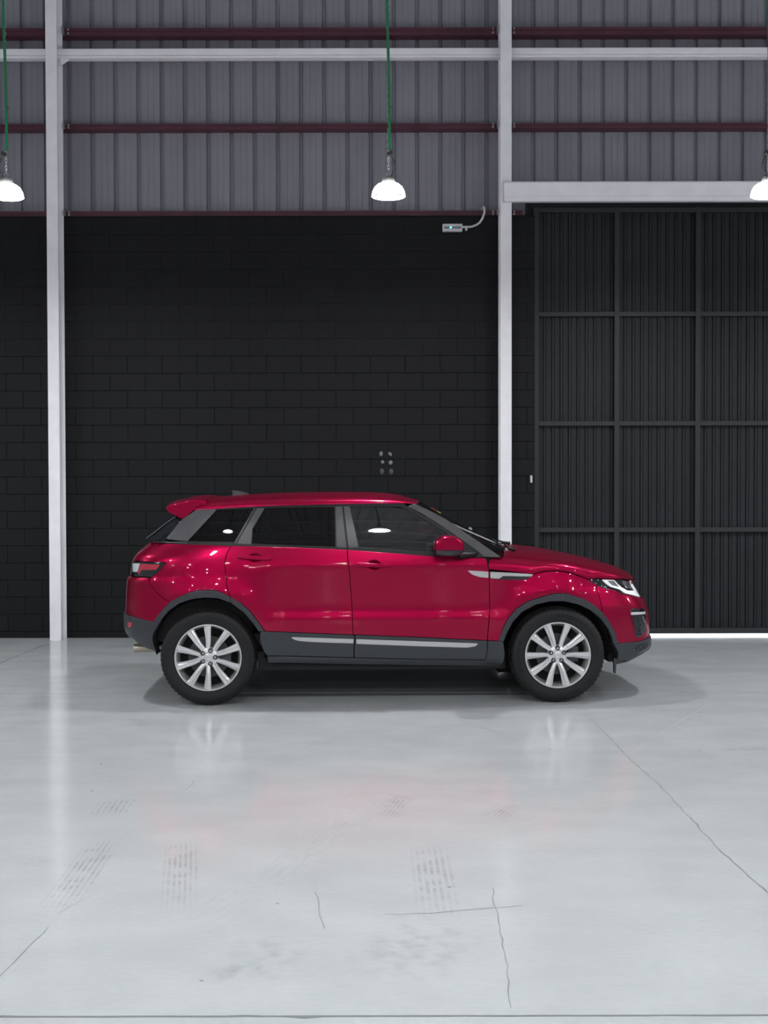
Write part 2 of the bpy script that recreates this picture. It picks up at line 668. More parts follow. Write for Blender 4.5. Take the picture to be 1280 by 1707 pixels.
# six grey dabs on the wall, in two columns
for (px, py, rx, rz_, tilt, mm) in ((635.2, 756.5, 3.0, 4.2, 10, 'patch_grey'), (650.2, 757, 2.9, 4.2, -38, 'patch_grey'),
                                    (637.8, 770.2, 3.1, 3.2, 0, 'patch_grey'), (651, 771.2, 3.7, 3.9, 12, 'patch_grey'),
                                    (636.5, 786, 4.1, 5.6, 0, 'patch_dark'), (652, 786.2, 4.1, 5.8, 0, 'patch_dark')):
    c = at(px, py, WALL_Y)
    s = WALL_Y / F_PX
    m = MB()
    prof = [(0.0, -0.010), (0.5, -0.0088), (0.8, -0.006), (1.0, 0.004)]
    seg = 20
    vs_, fs = [], []
    for r_, h_ in prof[1:]:
        for k in range(seg):
            a = 2 * PI * k / seg
            vs_.append((r_ * rx * s * math.cos(a), h_ - 0.004, r_ * rz_ * s * math.sin(a)))
    vs_.append((0, prof[0][1] - 0.004, 0))
    for i in range(len(prof) - 2):
        for k in range(seg):
            fs.append((i * seg + k, i * seg + (k + 1) % seg, (i + 1) * seg + (k + 1) % seg, (i + 1) * seg + k))
    for k in range(seg):
        fs.append((k, (k + 1) % seg, len(vs_) - 1))
    o = m.add(vs_, fs).build('filler_dab', mm, wall_back, smooth=40)
    o.location = c
    o.rotation_euler = (0, R(tilt), 0)

# ---- upper wall: ribbed sheet behind maroon girts
CLAD_Y = WALL_Y + 0.16
RIB = at(676, 150, CLAD_Y).x - at(637.3, 150, CLAD_Y).x
wall_upper = MB().box(X0, X1, CLAD_Y + 0.05, CLAD_Y + 0.12, WALL_TOP - 0.2, CEIL).build('wall_upper', 'cladding')
tag(wall_upper, 'grey ribbed metal cladding above the black block wall', kind='structure')


def ribbed(n_ribs, pitch, z0, z1, prof):
    """sheet with ribs; prof = (fraction of pitch, depth) over one pitch"""
    pts = []
    for i in range(n_ribs):
        for fx, d in prof:
            pts.append(((i + fx) * pitch, d))
    pts.append((n_ribs * pitch, prof[0][1]))
    vs_ = [(x, y, z0) for x, y in pts] + [(x, y, z1) for x, y in pts]
    n = len(pts)
    return MB().add(vs_, [(i, i + 1, n + i + 1, n + i) for i in range(n - 1)])


RIBPROF = [(0.0, 0.0), (0.235, 0.0), (0.24, -0.003), (0.26, -0.003), (0.265, 0.0), (0.485, 0.0), (0.49, -0.003),
           (0.51, -0.003), (0.515, 0.0), (0.76, 0.0), (0.80, 0.038), (0.90, 0.038), (0.945, 0.0), (0.985, 0.0), (0.987, -0.004), (0.995, -0.004)]
x_first = at(121, 150, CLAD_Y).x - RIB * 0.02
NR = 4
base = ribbed(NR, RIB, WALL_TOP - 0.15, CEIL, RIBPROF).build('cladding_sheet', 'cladding', wall_upper)
kk = -7
xs = x_first + kk * NR * RIB
firstdone = False
while xs < X1 - 0.3:
    if xs > X0 - 1.0:
        o = base if not firstdone else instance(base, wall_upper)
        firstdone = True
        o.location = (xs, CLAD_Y, 0)
    xs += NR * RIB

# girts, beam, columns, track: steel frame of the hall
TR = [0]


def trim(m, matname, label, smooth=None):
    TR[0] += 1
    o = m.build('trim_%d' % TR[0], matname, smooth=smooth)
    tag(o, label, kind='structure')
    return o


def zpx(py, Y, px=460):
    return at(px, py, Y).z


GY = WALL_Y + 0.03          # front of the girts
segs = [(X0, COLX[0], 'beyond the left white column'), (COLX[0], COLX[1], 'between the two white columns'),
        (COLX[1], X1, 'above the sliding door')]
for (ya, yb, nm) in ((46, 59, 'top'), (206, 215, 'middle'), (351.5, 360, 'lowest')):
    for (xa, xb, where) in segs:
        if nm == 'lowest' and xa == COLX[1]:
            xb = at(871, 355, GY).x
        za, zb = zpx(ya, GY), zpx(yb, GY)
        m = MB()
        h = za - zb
        # C section: front web, turned lips
        prof = [(GY, zb), (GY, za), (GY + 0.012, za + 0.004), (GY + 0.14, za + 0.004), (GY + 0.14, zb - 0.004), (GY + 0.012, zb - 0.004)]
        m.prism([(p[0], p[1]) for p in prof], 'x', xa, xb)
        m.box(xa, xb, GY - 0.010, GY + 0.002, zb + h * 0.55, zb + h * 0.62)
        g = trim(m, 'maroon_steel', 'maroon painted steel wall rail, the %s one %s' % (nm, where))
        # bolted cleats at the columns
        for (xc, s) in ((xa, 1), (xb, -1)):
            if abs(xc) > 10 or (nm == 'lowest' and xb < X1 and xc == xb and xa == COLX[1]):
                continue
            cl = MB()
            cl.box(xc + s * 0.055, xc + s * 0.075, GY - 0.06, GY + 0.05, zb, za, 0)
            for bz in (0.25, 0.75):
                cl.lathe([(0.0, -0.030), (0.009, -0.030), (0.009, -0.012), (0.011, -0.012), (0.011, 0.0)], 'y', 8,
                         (xc + s * 0.115, GY, zb + h * bz))
            cl.build('bolted_cleat', 'galvanised', g)

BY = WALL_Y - 0.10
for (xa, xb, where) in segs:
    m = MB()
    za, zb = zpx(80.0, BY, 640), zpx(91.5, BY, 640)
    m.box(xa + 0.004, xb - 0.004, BY, BY + 0.10, zb, za, 0.006)
    m.box(xa + 0.004, xb - 0.004, BY - 0.012, BY + 0.10, zb - 0.030, zb - 0.006, 0.003)
    b = trim(m, 'white_steel', 'white steel beam high up, %s' % where, 40)
    if xa == COLX[0]:
        g = MB()
        xg = COLX[0] + 0.06
        g.prism([(xg, zb), (xg, zb - 0.09), (xg + 0.014, zb - 0.09), (xg + 0.09, zb - 0.04), (xg + 0.09, zb)], 'y', BY + 0.02, BY + 0.035)
        g.build('gusset', 'white_steel', b)


def column(x, label, fl=0.122):
    m = MB()
    d, tf, tw = 0.24, 0.012, 0.009
    fy = COL_FRONT
    m.box(x - fl / 2, x + fl / 2, fy, fy + tf, 0, CEIL, 0.003)
    m.box(x - fl / 2, x + fl / 2, fy + d - tf, fy + d, 0, CEIL, 0.003)
    m.box(x - tw / 2, x + tw / 2, fy + tf * 0.5, fy + d - tf * 0.5, 0, CEIL)
    return trim(m, 'white_steel', label, 40)


column(COLX[0], 'white steel column with open flanges, clear of the door')
column(COLX[1], 'white steel column beside the dark sliding door')
column(COLX[0] - BAY, 'white steel column one bay beyond the left one')
column(COLX[1] + BAY, 'white steel column beyond the far edge of the sliding door')

# track cover over the sliding door
TY = COL_FRONT - 0.10
m = MB()
za, zm, zb = at(1000, 302.5, TY).z, at(1000, 327, TY).z, at(1000, 335, TY).z
xl = at(840, 318, TY).x
m.prism([(TY + 0.09, za + 0.004), (TY + 0.012, za + 0.004), (TY, za - 0.012), (TY, zm + 0.004), (TY + 0.006, zm), (TY + 0.006, zb + 0.004),
         (TY + 0.09, zb + 0.004)], 'x', xl, X1)
m.box(xl + 0.01, X1, TY - 0.006, TY + 0.02, zb - 0.003, zb + 0.012)
m.box(xl + 0.01, X1, TY - 0.002, TY + 0.008, zb, zm - 0.004)
trim(m, 'white_steel', 'white steel track cover above the dark sliding door')

# ---- sliding door: dark frame with ribbed panels
DY = WALL_Y + 0.015
door = empty('door_1', (at(1090, 1058, DY).x, DY, 0))
tag(door, 'dark grey sliding door of ribbed steel panels', kind='structure')
dl = at(893.5, 700, DY).x
col_px = [at(1028, 700, DY).x, at(1163, 700, DY).x]
colw = col_px[1] - col_px[0]
col_x = [dl] + col_px + [col_px[1] + colw * k for k in (1, 2, 3, 4)]
GAP = 0.032
row_z = [GAP + 0.03] + [at(960, p, DY).z for p in (883.5, 706, 523.5)] + [at(960, 350, DY).z]
ox = door.location.x
for i, x in enumerate(col_x):
    w = 0.055 if i else 0.06
    MB().box(x - ox - w / 2, x - ox + w / 2, -0.005, 0.055, GAP, row_z[-1] + 0.03, 0.003).build('stile', 'door_frame_steel', door)
for k, z in enumerate(row_z):
    for i in range(len(col_x) - 1):
        a, b = col_x[i] - ox + 0.027, col_x[i + 1] - ox - 0.027
        hh = 0.05 if k else 0.06
        MB().box(a, b, 0.0, 0.055, z - hh / 2, z + hh / 2, 0.003).build('rail', 'door_frame_steel', door)
PR = [(0.0, 0.0), (0.52, 0.0), (0.545, 0.022), (0.66, 0.022), (0.70, 0.006), (0.955, 0.006), (0.97, 0.012), (0.985, 0.012)]
npr = 9
for k in range(4):
    for i in range(len(col_x) - 1):
        a, b = col_x[i] + 0.027, col_x[i + 1] - 0.027
        pt = (b - a) / npr
        o = ribbed(npr, pt, row_z[k] + 0.02, row_z[k + 1] - 0.02, PR).build('door_panel', 'door_steel', door)
        o.location = (a - ox, 0.062, 0)
# backing so no light passes the thin sheets
MB().box(dl - ox - 0.1, X1 - ox, 0.10, 0.12, GAP, row_z[-1] + 0.1).build('door_back', 'door_steel', door)

# white latch plate on the door edge
lp = at(885.5, 798.5, WALL_Y - 0.02)
o = MB().box(-0.012, 0.012, -0.012, 0.006, -0.040, 0.040, 0.003).build('latch_plate', 'white_plastic')
o.location = (lp.x, WALL_Y - 0.012, lp.z)
tag(o, 'small white plate on the black jamb of the sliding door', 'plate')

# jamb pier in front of the door edge
jx0 = at(866, 900, WALL_Y - 0.02).x
# ---- the rest of the shell
tag(MB().box(X0 - 0.2, X0, YB, 13.4, -0.03, CEIL).build('wall_left', 'plain_wall'), 'plain grey side wall', kind='structure')
tag(MB().box(X1, X1 + 0.2, YB, 13.4, -0.03, CEIL).build('wall_right', 'plain_wall'), 'plain grey side wall', kind='structure')
wf = MB().box(X0, X1, YB - 0.2, YB, -0.03, CEIL).build('wall_front', 'plain_wall')
tag(wf, 'grey wall on the far side of the hall', kind='structure')
m = MB().box(X0, X1, YB, YB + 0.1, 5.6, 5.85)
trim(m, 'white_steel', 'white steel beam on the opposite hall wall')
ceil_o = MB().box(X0 - 0.2, X1 + 0.2, YB - 0.2, 13.5, CEIL + 0.08, CEIL + 0.2).build('ceiling', 'hall_ceiling')
tag(ceil_o, 'hall ceiling of ribbed sheets on white purlins', kind='structure')
x = X0
sheet = None
while x < X1:
    if sheet is None:
        mm = MB()
        pr = [(0.0, 0.0), (0.19, 0.0), (0.21, 0.04), (0.25, 0.04), (0.27, 0.0), (0.46, 0.0), (0.48, 0.04), (0.52, 0.04), (0.54, 0.0), (0.73, 0.0), (0.75, 0.04), (0.79, 0.04), (0.81, 0.0), (1.0, 0.0)]
        vs_ = [(px_, yy_, CEIL + h_) for yy_ in (YB, 13.3) for px_, h_ in pr]
        n_ = len(pr)
        sheet = mm.add(vs_, [(i, i + 1, n_ + i + 1, n_ + i) for i in range(n_ - 1)]).build('roof_sheet', 'hall_ceiling', ceil_o)
        so = sheet
    else:
        so = instance(sheet, ceil_o)
    so.location = (x, 0, 0)
    x += 1.0
pur = None
for k in range(11):
    if pur is None:
        pur = MB().box(X0, X1, -0.04, 0.04, CEIL - 0.20, CEIL - 0.002).build('purlin', 'white_steel', ceil_o)
        po = pur
    else:
        po = instance(pur, ceil_o)
    po.location = (0, 12.0 - 2.6 * k, 0)
tag(MB().box(X0 - 20, X1 + 20, 13.36, 45, -0.05, -0.006).build('outdoor_ground', 'asphalt'), 'pale ground outside the sliding door', kind='structure')

# ------------------------------------------------------------------ pendant lamps
LAMP_Y = 9.65
lamp_px = [(10.5, 311), (647.5, 312), (1280, 312)]
LAMP_Z = at(647.5, 328, LAMP_Y).z          # bottom of the lens


def chain_mesh(z0, z1, x=0.0, y=0.0):
    m = MB()
    z, k = z0, 0
    while z < z1:
        m.torus((x, y, z + 0.018), 0.0075, 0.0022, 'y' if k % 2 else 'x', 8, 4, 1.0, 2.2)
        z += 0.030
        k += 1
    return m


def make_lamp(x, y, label, style):
    root = empty('pendant_lamp', (x, y, LAMP_Z))
    tag(root, label, 'lamp', 'bell lamps hanging in rows')
    # frosted bell shade, open at the bottom
    sh = MB().lathe([(0.060, 0.105), (0.085, 0.098), (0.112, 0.075), (0.128, 0.045), (0.135, 0.012), (0.137, 0.004), (0.133, 0.002),
                     (0.130, 0.012), (0.124, 0.044), (0.108, 0.072), (0.082, 0.094), (0.058, 0.10)], 'z', 24)
    sh.build('shade', 'lamp_shade', root, 50)
    MB().lathe([(0.0, 0.006), (0.05, 0.004), (0.085, 0.010), (0.088, 0.016), (0.0, 0.016)], 'z', 32).build('lens', 'lamp_lens', root)
    MB().lathe([(0.087, 0.011), (0.127, 0.016), (0.127, 0.020), (0.087, 0.018)], 'z', 32, closed=True).build('lens_ring', 'lamp_housing', root, 40)
    h = MB().lathe([(0.0, 0.160), (0.022, 0.160), (0.036, 0.153), (0.050, 0.140), (0.056, 0.124), (0.058, 0.108), (0.062, 0.100), (0.0, 0.098)], 'z', 32)
    for k in range(16):
        a = 2 * PI * k / 16
        h.box(0.048 * math.cos(a) - 0.002, 0.048 * math.cos(a) + 0.002, 0.048 * math.sin(a) - 0.002, 0.048 * math.sin(a) + 0.002, 0.10, 0.145)
    h.build('housing', 'lamp_housing', root, 40)
    MB().torus((0, 0, 0.178), 0.016, 0.004, 'y', 16, 6).build('hook_ring', 'galvanised', root, 60)
    chain_mesh(0.19, CEIL - LAMP_Z).build('chain', 'galvanised', root)
    # junction block and short lead
    jz = 0.345
    jb = MB().box(-0.022, 0.022, -0.014, 0.014, -0.016, 0.016, 0.004).build('connector', 'black_cable', root)
    jb.location = (0.012 * style, -0.012, jz)
    jb.rotation_euler = (0, R(-28 * style), 0)
    pts = [(0.02 * style, -0.012, jz - 0.015), (0.045 * style, -0.012, jz - 0.06), (0.055 * style, -0.012, jz - 0.10),
           (0.045 * style, -0.010, jz - 0.145), (0.02 * style, -0.008, jz - 0.175), (0.008 * style, 0, 0.155)]
    MB().tube(pts, 0.004, 8).build('lead', 'black_cable', root, 60)
    n = 26
    top = CEIL - LAMP_Z
    cp = []
    for i in range(n + 1):
        t = i / n
        z = 0.375 + (top - 0.375) * t
        cp.append((-0.004 + 0.013 * math.sin(z * 2.1 + 0.4) * (1 - 0.3 * t), -0.010, z))
    cbl = MB().tube(cp, 0.0115, 8).build('cable', 'green_cable', root, 60)
    for tz in (0.72, 1.27, 1.9, 2.6):
        t = (tz - 0.375) / (top - 0.375)
        q = cp[int(round(t * n))]
        MB().torus((q[0] + 0.003, q[1] + 0.004, tz), 0.014, 0.003, 'z', 10, 5).build('cable_tie', 'black_cable', cbl)
    return root


lx = [at(px, py, LAMP_Y).x for px, py in lamp_px]
SP = (lx[2] - lx[0]) / 2
labels = ['lit bell lamp hanging beside the white column that is away from the door',
          'lit bell lamp hanging between the two white columns', 'lit bell lamp hanging before the track of the sliding door']
lamps = [make_lamp(lx[0], LAMP_Y, labels[0], -1), make_lamp(lx[1], LAMP_Y, labels[1], 1), make_lamp(lx[2], LAMP_Y, labels[2], -1)]
ORD = ['second', 'third', 'fourth', 'fifth']
for rowi in range(5):
    yy = LAMP_Y - 5.2 * rowi
    for k in range(-3, 5):
        xx = lx[1] + SP * k + (0.26 if rowi % 2 else 0.0)
        if rowi == 0 and -1 <= k <= 1:
            continue
        if xx > X1 - 0.5 or xx < X0 + 0.5:
            continue
        c = copy_tree(lamps[1])
        c.location = (xx, yy, LAMP_Z)
        c['label'] = 'lit bell lamp farther along the row above the car' if rowi == 0 else \
            'lit bell lamp of the %s row from the block wall' % ORD[rowi - 1]

# ------------------------------------------------------------------ emergency light with conduit
EY = WALL_Y - 0.035
ec = at(754, 380, EY)
em = empty('emergency_light', (ec.x, WALL_Y, ec.z))
tag(em, 'small white emergency light with green indicator and bent conduit on black wall', 'light')
s = EY / F_PX
MB().box(-16.5 * s, 16.5 * s, -0.06, -0.004, -6.4 * s, 6.4 * s, 0.010).build('body', 'white_plastic', em, 40)
MB().box(-14 * s, 14.5 * s, -0.0625, -0.058, -2.0 * s, 1.6 * s, 0.001).build('display_strip', 'grey_plastic', em)
MB().lathe([(0.0, -0.068), (0.008, -0.067), (0.011, -0.062), (0.011, -0.05)], 'y', 16, (-3 * s, 0, 0)).build('indicator', 'green_led', em, 60)
pts = []
for px, py in ((770, 378.6), (777, 378.4), (786, 378.0), (793, 376.6), (799, 372.5), (803.5, 366), (806, 358), (806.2, 351), (805, 348), (803.2, 347)):
    q = at(px, py, EY)
    pts.append((q.x - ec.x, -0.035 - (0.02 if py > 365 else 0.05) * 0.0, q.z - ec.z))
pts[-1] = (pts[-1][0], 0.02, pts[-1][2])
pts = [(a, -0.12 if 4 < i < 9 else (-0.08 if i in (3, 4) else b), c) for i, (a, b, c) in enumerate(pts)]
cd = MB().tube(pts, 0.0125, 10).build('conduit', 'white_plastic', em, 60)
q = at(777, 379.5, EY)
MB().box(q.x - ec.x - 0.012, q.x - ec.x + 0.012, -0.055, -0.004, q.z - ec.z - 0.03, q.z - ec.z + 0.016, 0.003).build('clip', 'white_plastic', cd)

# ================================================================== THE CAR
CAR_LOC = Vector((-0.036, 9.894, 0.0))
CAR_YAW = R(2.1)
car = empty('car', CAR_LOC, CAR_YAW)
tag(car, 'red five-door sport utility car parked on the grey floor', 'car')
CAR_R = Matrix.Rotation(CAR_YAW, 3, 'Z')
CAR_RT = CAR_R.transposed()


def P(px, py, yl):
    """(x, z) in the car's own frame of the point seen at a photo position, at distance yl from its centre plane"""
    d = CAR_RT @ ray(px, py)
    o_ = CAR_RT @ (Vector((0, 0, CAM_H)) - CAR_LOC)
    k = (yl - o_.y) / d.y
    return o_.x + d.x * k, o_.z + d.z * k


def PJ(x, y, z):
    return project(CAR_R @ Vector((x, y, z)) + CAR_LOC)


def smooth_table(pts, lo, hi, sig, step=0.005):
    xs_ = np.arange(lo, hi + step, step)
    a = np.array(pts, float)
    ys_ = np.interp(xs_, a[:, 0], a[:, 1])
    if sig > 0:
        k = np.arange(-int(4 * sig / step), int(4 * sig / step) + 1) * step
        g = np.exp(-0.5 * (k / sig) ** 2)
        g /= g.sum()
        pad = len(k) // 2
        ys_ = np.convolve(np.pad(ys_, pad, mode='edge'), g, mode='valid')
    return xs_, ys_


NF, NRR = 4.0, 5.0
W0 = 0.945
SEC_DOOR = smooth_table([(0.15, -.13), (.25, -.09), (.30, -.065), (.34, -.045), (.42, -.034), (.50, -.027), (.555, -.022), (.60, -.012),
                         (.645, -.004), (.68, -.008), (.715, -.016), (.76, -.017), (.90, -.009), (1.0, -.003), (1.05, 0.0),
                         (1.066, -.001), (1.09, -.006), (1.2, -.034), (1.27, -.065), (1.4, -.15)], 0.1, 1.45, 0.009)
SEC_END = smooth_table([(0.15, -.10), (.30, -.05), (.42, -.022), (.555, -.010), (.7, 0.0), (.85, .004), (1.0, -.001), (1.05, -.004),
                        (1.10, -.012), (1.2, -.036), (1.27, -.065), (1.4, -.15)], 0.1, 1.45, 0.012)
WHEEL_X, WHEEL_R = 1.33, 0.365


def smst(a, b, x):
    t = min(max((x - a) / (b - a), 0), 1)
    return t * t * (3 - 2 * t)


def se_table(n, L=2.15, W=0.945):
    ph = np.linspace(0, 1, 6000) ** 2.0 * (PI / 2)
    ph = np.concatenate([ph, PI / 2 - ph[::-1]])
    ph = np.unique(ph)
    cx = np.sin(ph) ** (2 / n)
    cy = np.maximum(np.cos(ph), 0) ** (2 / n)
    t = np.concatenate([[0], np.cumsum(np.hypot(np.diff(cx) * L, np.diff(cy) * W))])
    return cx, cy, t


SE_F, SE_R = se_table(NF), se_table(NRR)
TMAX_F, TMAX_R = SE_F[2][-1], SE_R[2][-1]


def half_w(x, z):
    wd = smst(-1.0, -0.72, x) * (1 - smst(0.82, 1.02, x))
    s_ = np.interp(z, *SEC_DOOR) * wd + np.interp(z, *SEC_END) * (1 - wd)
    for wx in (-WHEEL_X, WHEEL_X):
        r_ = math.hypot(x - wx, (z - 0.40) * 0.95)
        if z > 0.30:
            s_ += 0.020 * math.exp(-((r_ - 0.44) / 0.10) ** 2)
    return W0 + s_


# nose and tail outline in side view, found from the outline in the photo
def px_end(L, z, sign):
    cx, cy, _ = SE_F if sign > 0 else SE_R
    best = None
    for k in range(0, len(cx), 60):
        x = sign * L * cx[k]
        y = -half_w(x, z) * cy[k]
        p = PJ(x, y, z)
        if best is None or sign * p[0] > sign * best[0]:
            best = (p[0], p[1], y)
    return best


def outline(pts, sign):
    out = []
    for px, py in pts:
        y = -0.5
        z = 0.6
        L = 2.1
        for it in range(5):
            z = P(px, py, y)[1]
            lo, hi = 1.2, 2.8
            for _ in range(22):
                mid = (lo + hi) / 2
                e = px_end(mid, z, sign)
                if sign * (e[0] - px) > 0:
                    hi = mid
                else:
                    lo = mid
            L = (lo + hi) / 2
            y = px_end(L, z, sign)[2]
        out.append((z, L))
    out.sort()
    return out


_front = outline([(1056, 970), (1062, 979), (1068, 990), (1076, 1003), (1080.5, 1018), (1082, 1035), (1082.5, 1055), (1084.5, 1066), (1084.5, 1076),
                  (1077, 1087), (1063, 1095), (1045, 1104), (1026, 1109)], 1)
_rear = outline([(252, 902), (237, 914.5), (226, 924), (221, 934), (219, 950), (218, 958), (211.5, 965), (210, 990), (209.5, 1015), (207.5, 1022), (207.5, 1046),
                 (212, 1056), (219, 1064), (231, 1075), (247, 1082)], -1)
LF = smooth_table(_front, 0.1, 1.45, 0.008)
LR = smooth_table(_rear, 0.1, 1.45, 0.008)


def Lz(z, sign):
    return float(np.interp(z, *(LF if sign > 0 else LR)))


def BODY(t, z, off=0.0):
    """skin of the lower body: t runs round the plan from the middle of the near side (0) to nose (+) or tail (-)"""
    sg = 1 if t >= 0 else -1
    cx, cy, tt = SE_F if sg > 0 else SE_R
    a = min(abs(t), tt[-1])
    X = sg * Lz(z, sg) * np.interp(a, tt, cx)
    Y = -half_w(X, z) * np.interp(a, tt, cy)
    return Vector((X, Y, z))


def body_y(x, z):
    sg = 1 if x >= 0 else -1
    n = NF if sg > 0 else NRR
    q = min(abs(x) / Lz(z, sg), 0.9995)
    return -half_w(x, z) * (1 - q ** n) ** (1 / n)


def xz2t(x, z):
    sg = 1 if x >= 0 else -1
    cx, cy, tt = SE_F if sg > 0 else SE_R
    return sg * float(np.interp(min(abs(x) / Lz(z, sg), 1.0), cx, tt))


def Q(px, py, surf=body_y):
    y = -0.9
    x, z = P(px, py, y)
    for _ in range(40):
        x, z = P(px, py, y)
        y = 0.5 * y + 0.5 * surf(x, z)
    return x, z


def green_y(x, z):
    """side glass surface"""
    sg = 1 if x >= 0 else -1
    n = NF if sg > 0 else NRR
    q = min(abs(x) / (2.30 if sg < 0 else 2.35), 0.999)
    b = (W0 - 0.055) * (1 - q ** n) ** (1 / n) if sg > 0 else (W0 - 0.055) - 0.0288 * abs(x) ** 3
    h = z - 1.17
    return -(b - 0.21 * h - 0.27 * h * h - 0.072 * max(0.0, x - 0.2) * max(0.0, h))


def GREEN(x, z, off=0.0):
    return Vector((x, green_y(x, z), z))


def TZ(p):
    """photo point or ('c', fraction of the half length, z) -> (t, z) on the body skin"""
    if p[0] == 'c':
        fr, z = p[1], p[2]
        sg = 1 if fr > 0 else -1
        cx, cy, tt = SE_F if sg > 0 else SE_R
        return sg * float(np.interp(abs(fr), cx, tt)), z
    if p[0] == 'e':          # centre plane, nose (+) or tail (-)
        return (TMAX_F if p[1] > 0 else -TMAX_R), p[2]
    if p[0] == 'm':          # metres in the side view
        return xz2t(p[1], p[2]), p[2]
    x, z = Q(*p)
    lim = 0.972 * Lz(z, 1) if x > 0 else -0.9985 * Lz(z, -1)
    x = min(x, lim) if x > 0 else max(x, lim)
    return xz2t(x, z), z


def XZ(p):
    if p[0] == 'm':
        return p[1], p[2]
    return Q(p[0], p[1], green_y)


def densify(poly, step):
    out = []
    n = len(poly)
    for i in range(n):
        a, b = poly[i], poly[(i + 1) % n]
        k = max(1, int(math.hypot(b[0] - a[0], b[1] - a[1]) / step))
        for j in range(k):
            out.append((a[0] + (b[0] - a[0]) * j / k, a[1] + (b[1] - a[1]) * j / k))
    return out


def shrink(poly, d):
    """move each edge of a polygon inward by d"""
    area = sum(poly[i][0] * poly[(i + 1) % len(poly)][1] - poly[(i + 1) % len(poly)][0] * poly[i][1] for i in range(len(poly)))
    if area < 0:
        poly = poly[::-1]
    if abs(d) < 1e-9:
        return list(poly)
    n = len(poly)
    out = []
    for i in range(n):
        a, b, c = poly[i - 1], poly[i], poly[(i + 1) % n]
        e1 = Vector((b[0] - a[0], b[1] - a[1]))
        e2 = Vector((c[0] - b[0], c[1] - b[1]))
        if e1.length < 1e-7 or e2.length < 1e-7:
            out.append(b)
            continue
        n1 = Vector((-e1.y, e1.x)).normalized()
        n2 = Vector((-e2.y, e2.x)).normalized()
        m = n1 + n2
        if m.length < 1e-3:
            out.append(b)
            continue
        m.normalize()
        k = d / max(0.35, m.dot(n1))
        out.append((b[0] + m.x * k, b[1] + m.y * k))
    return out


def smooth_poly(poly, keep=(), it=1):
    """corner cutting for curved outlines, keep = indices of true corners"""
    for _ in range(it):
        out, kp = [], set()
        n = len(poly)
        for i in range(n):
            a, b, c = poly[i - 1], poly[i], poly[(i + 1) % n]
            if i in keep:
                kp.add(len(out))
                out.append(b)
            else:
                out.append((b[0] * .75 + a[0] * .25, b[1] * .75 + a[1] * .25))
                out.append((b[0] * .75 + c[0] * .25, b[1] * .75 + c[1] * .25))
        poly, keep = out, kp
    return poly


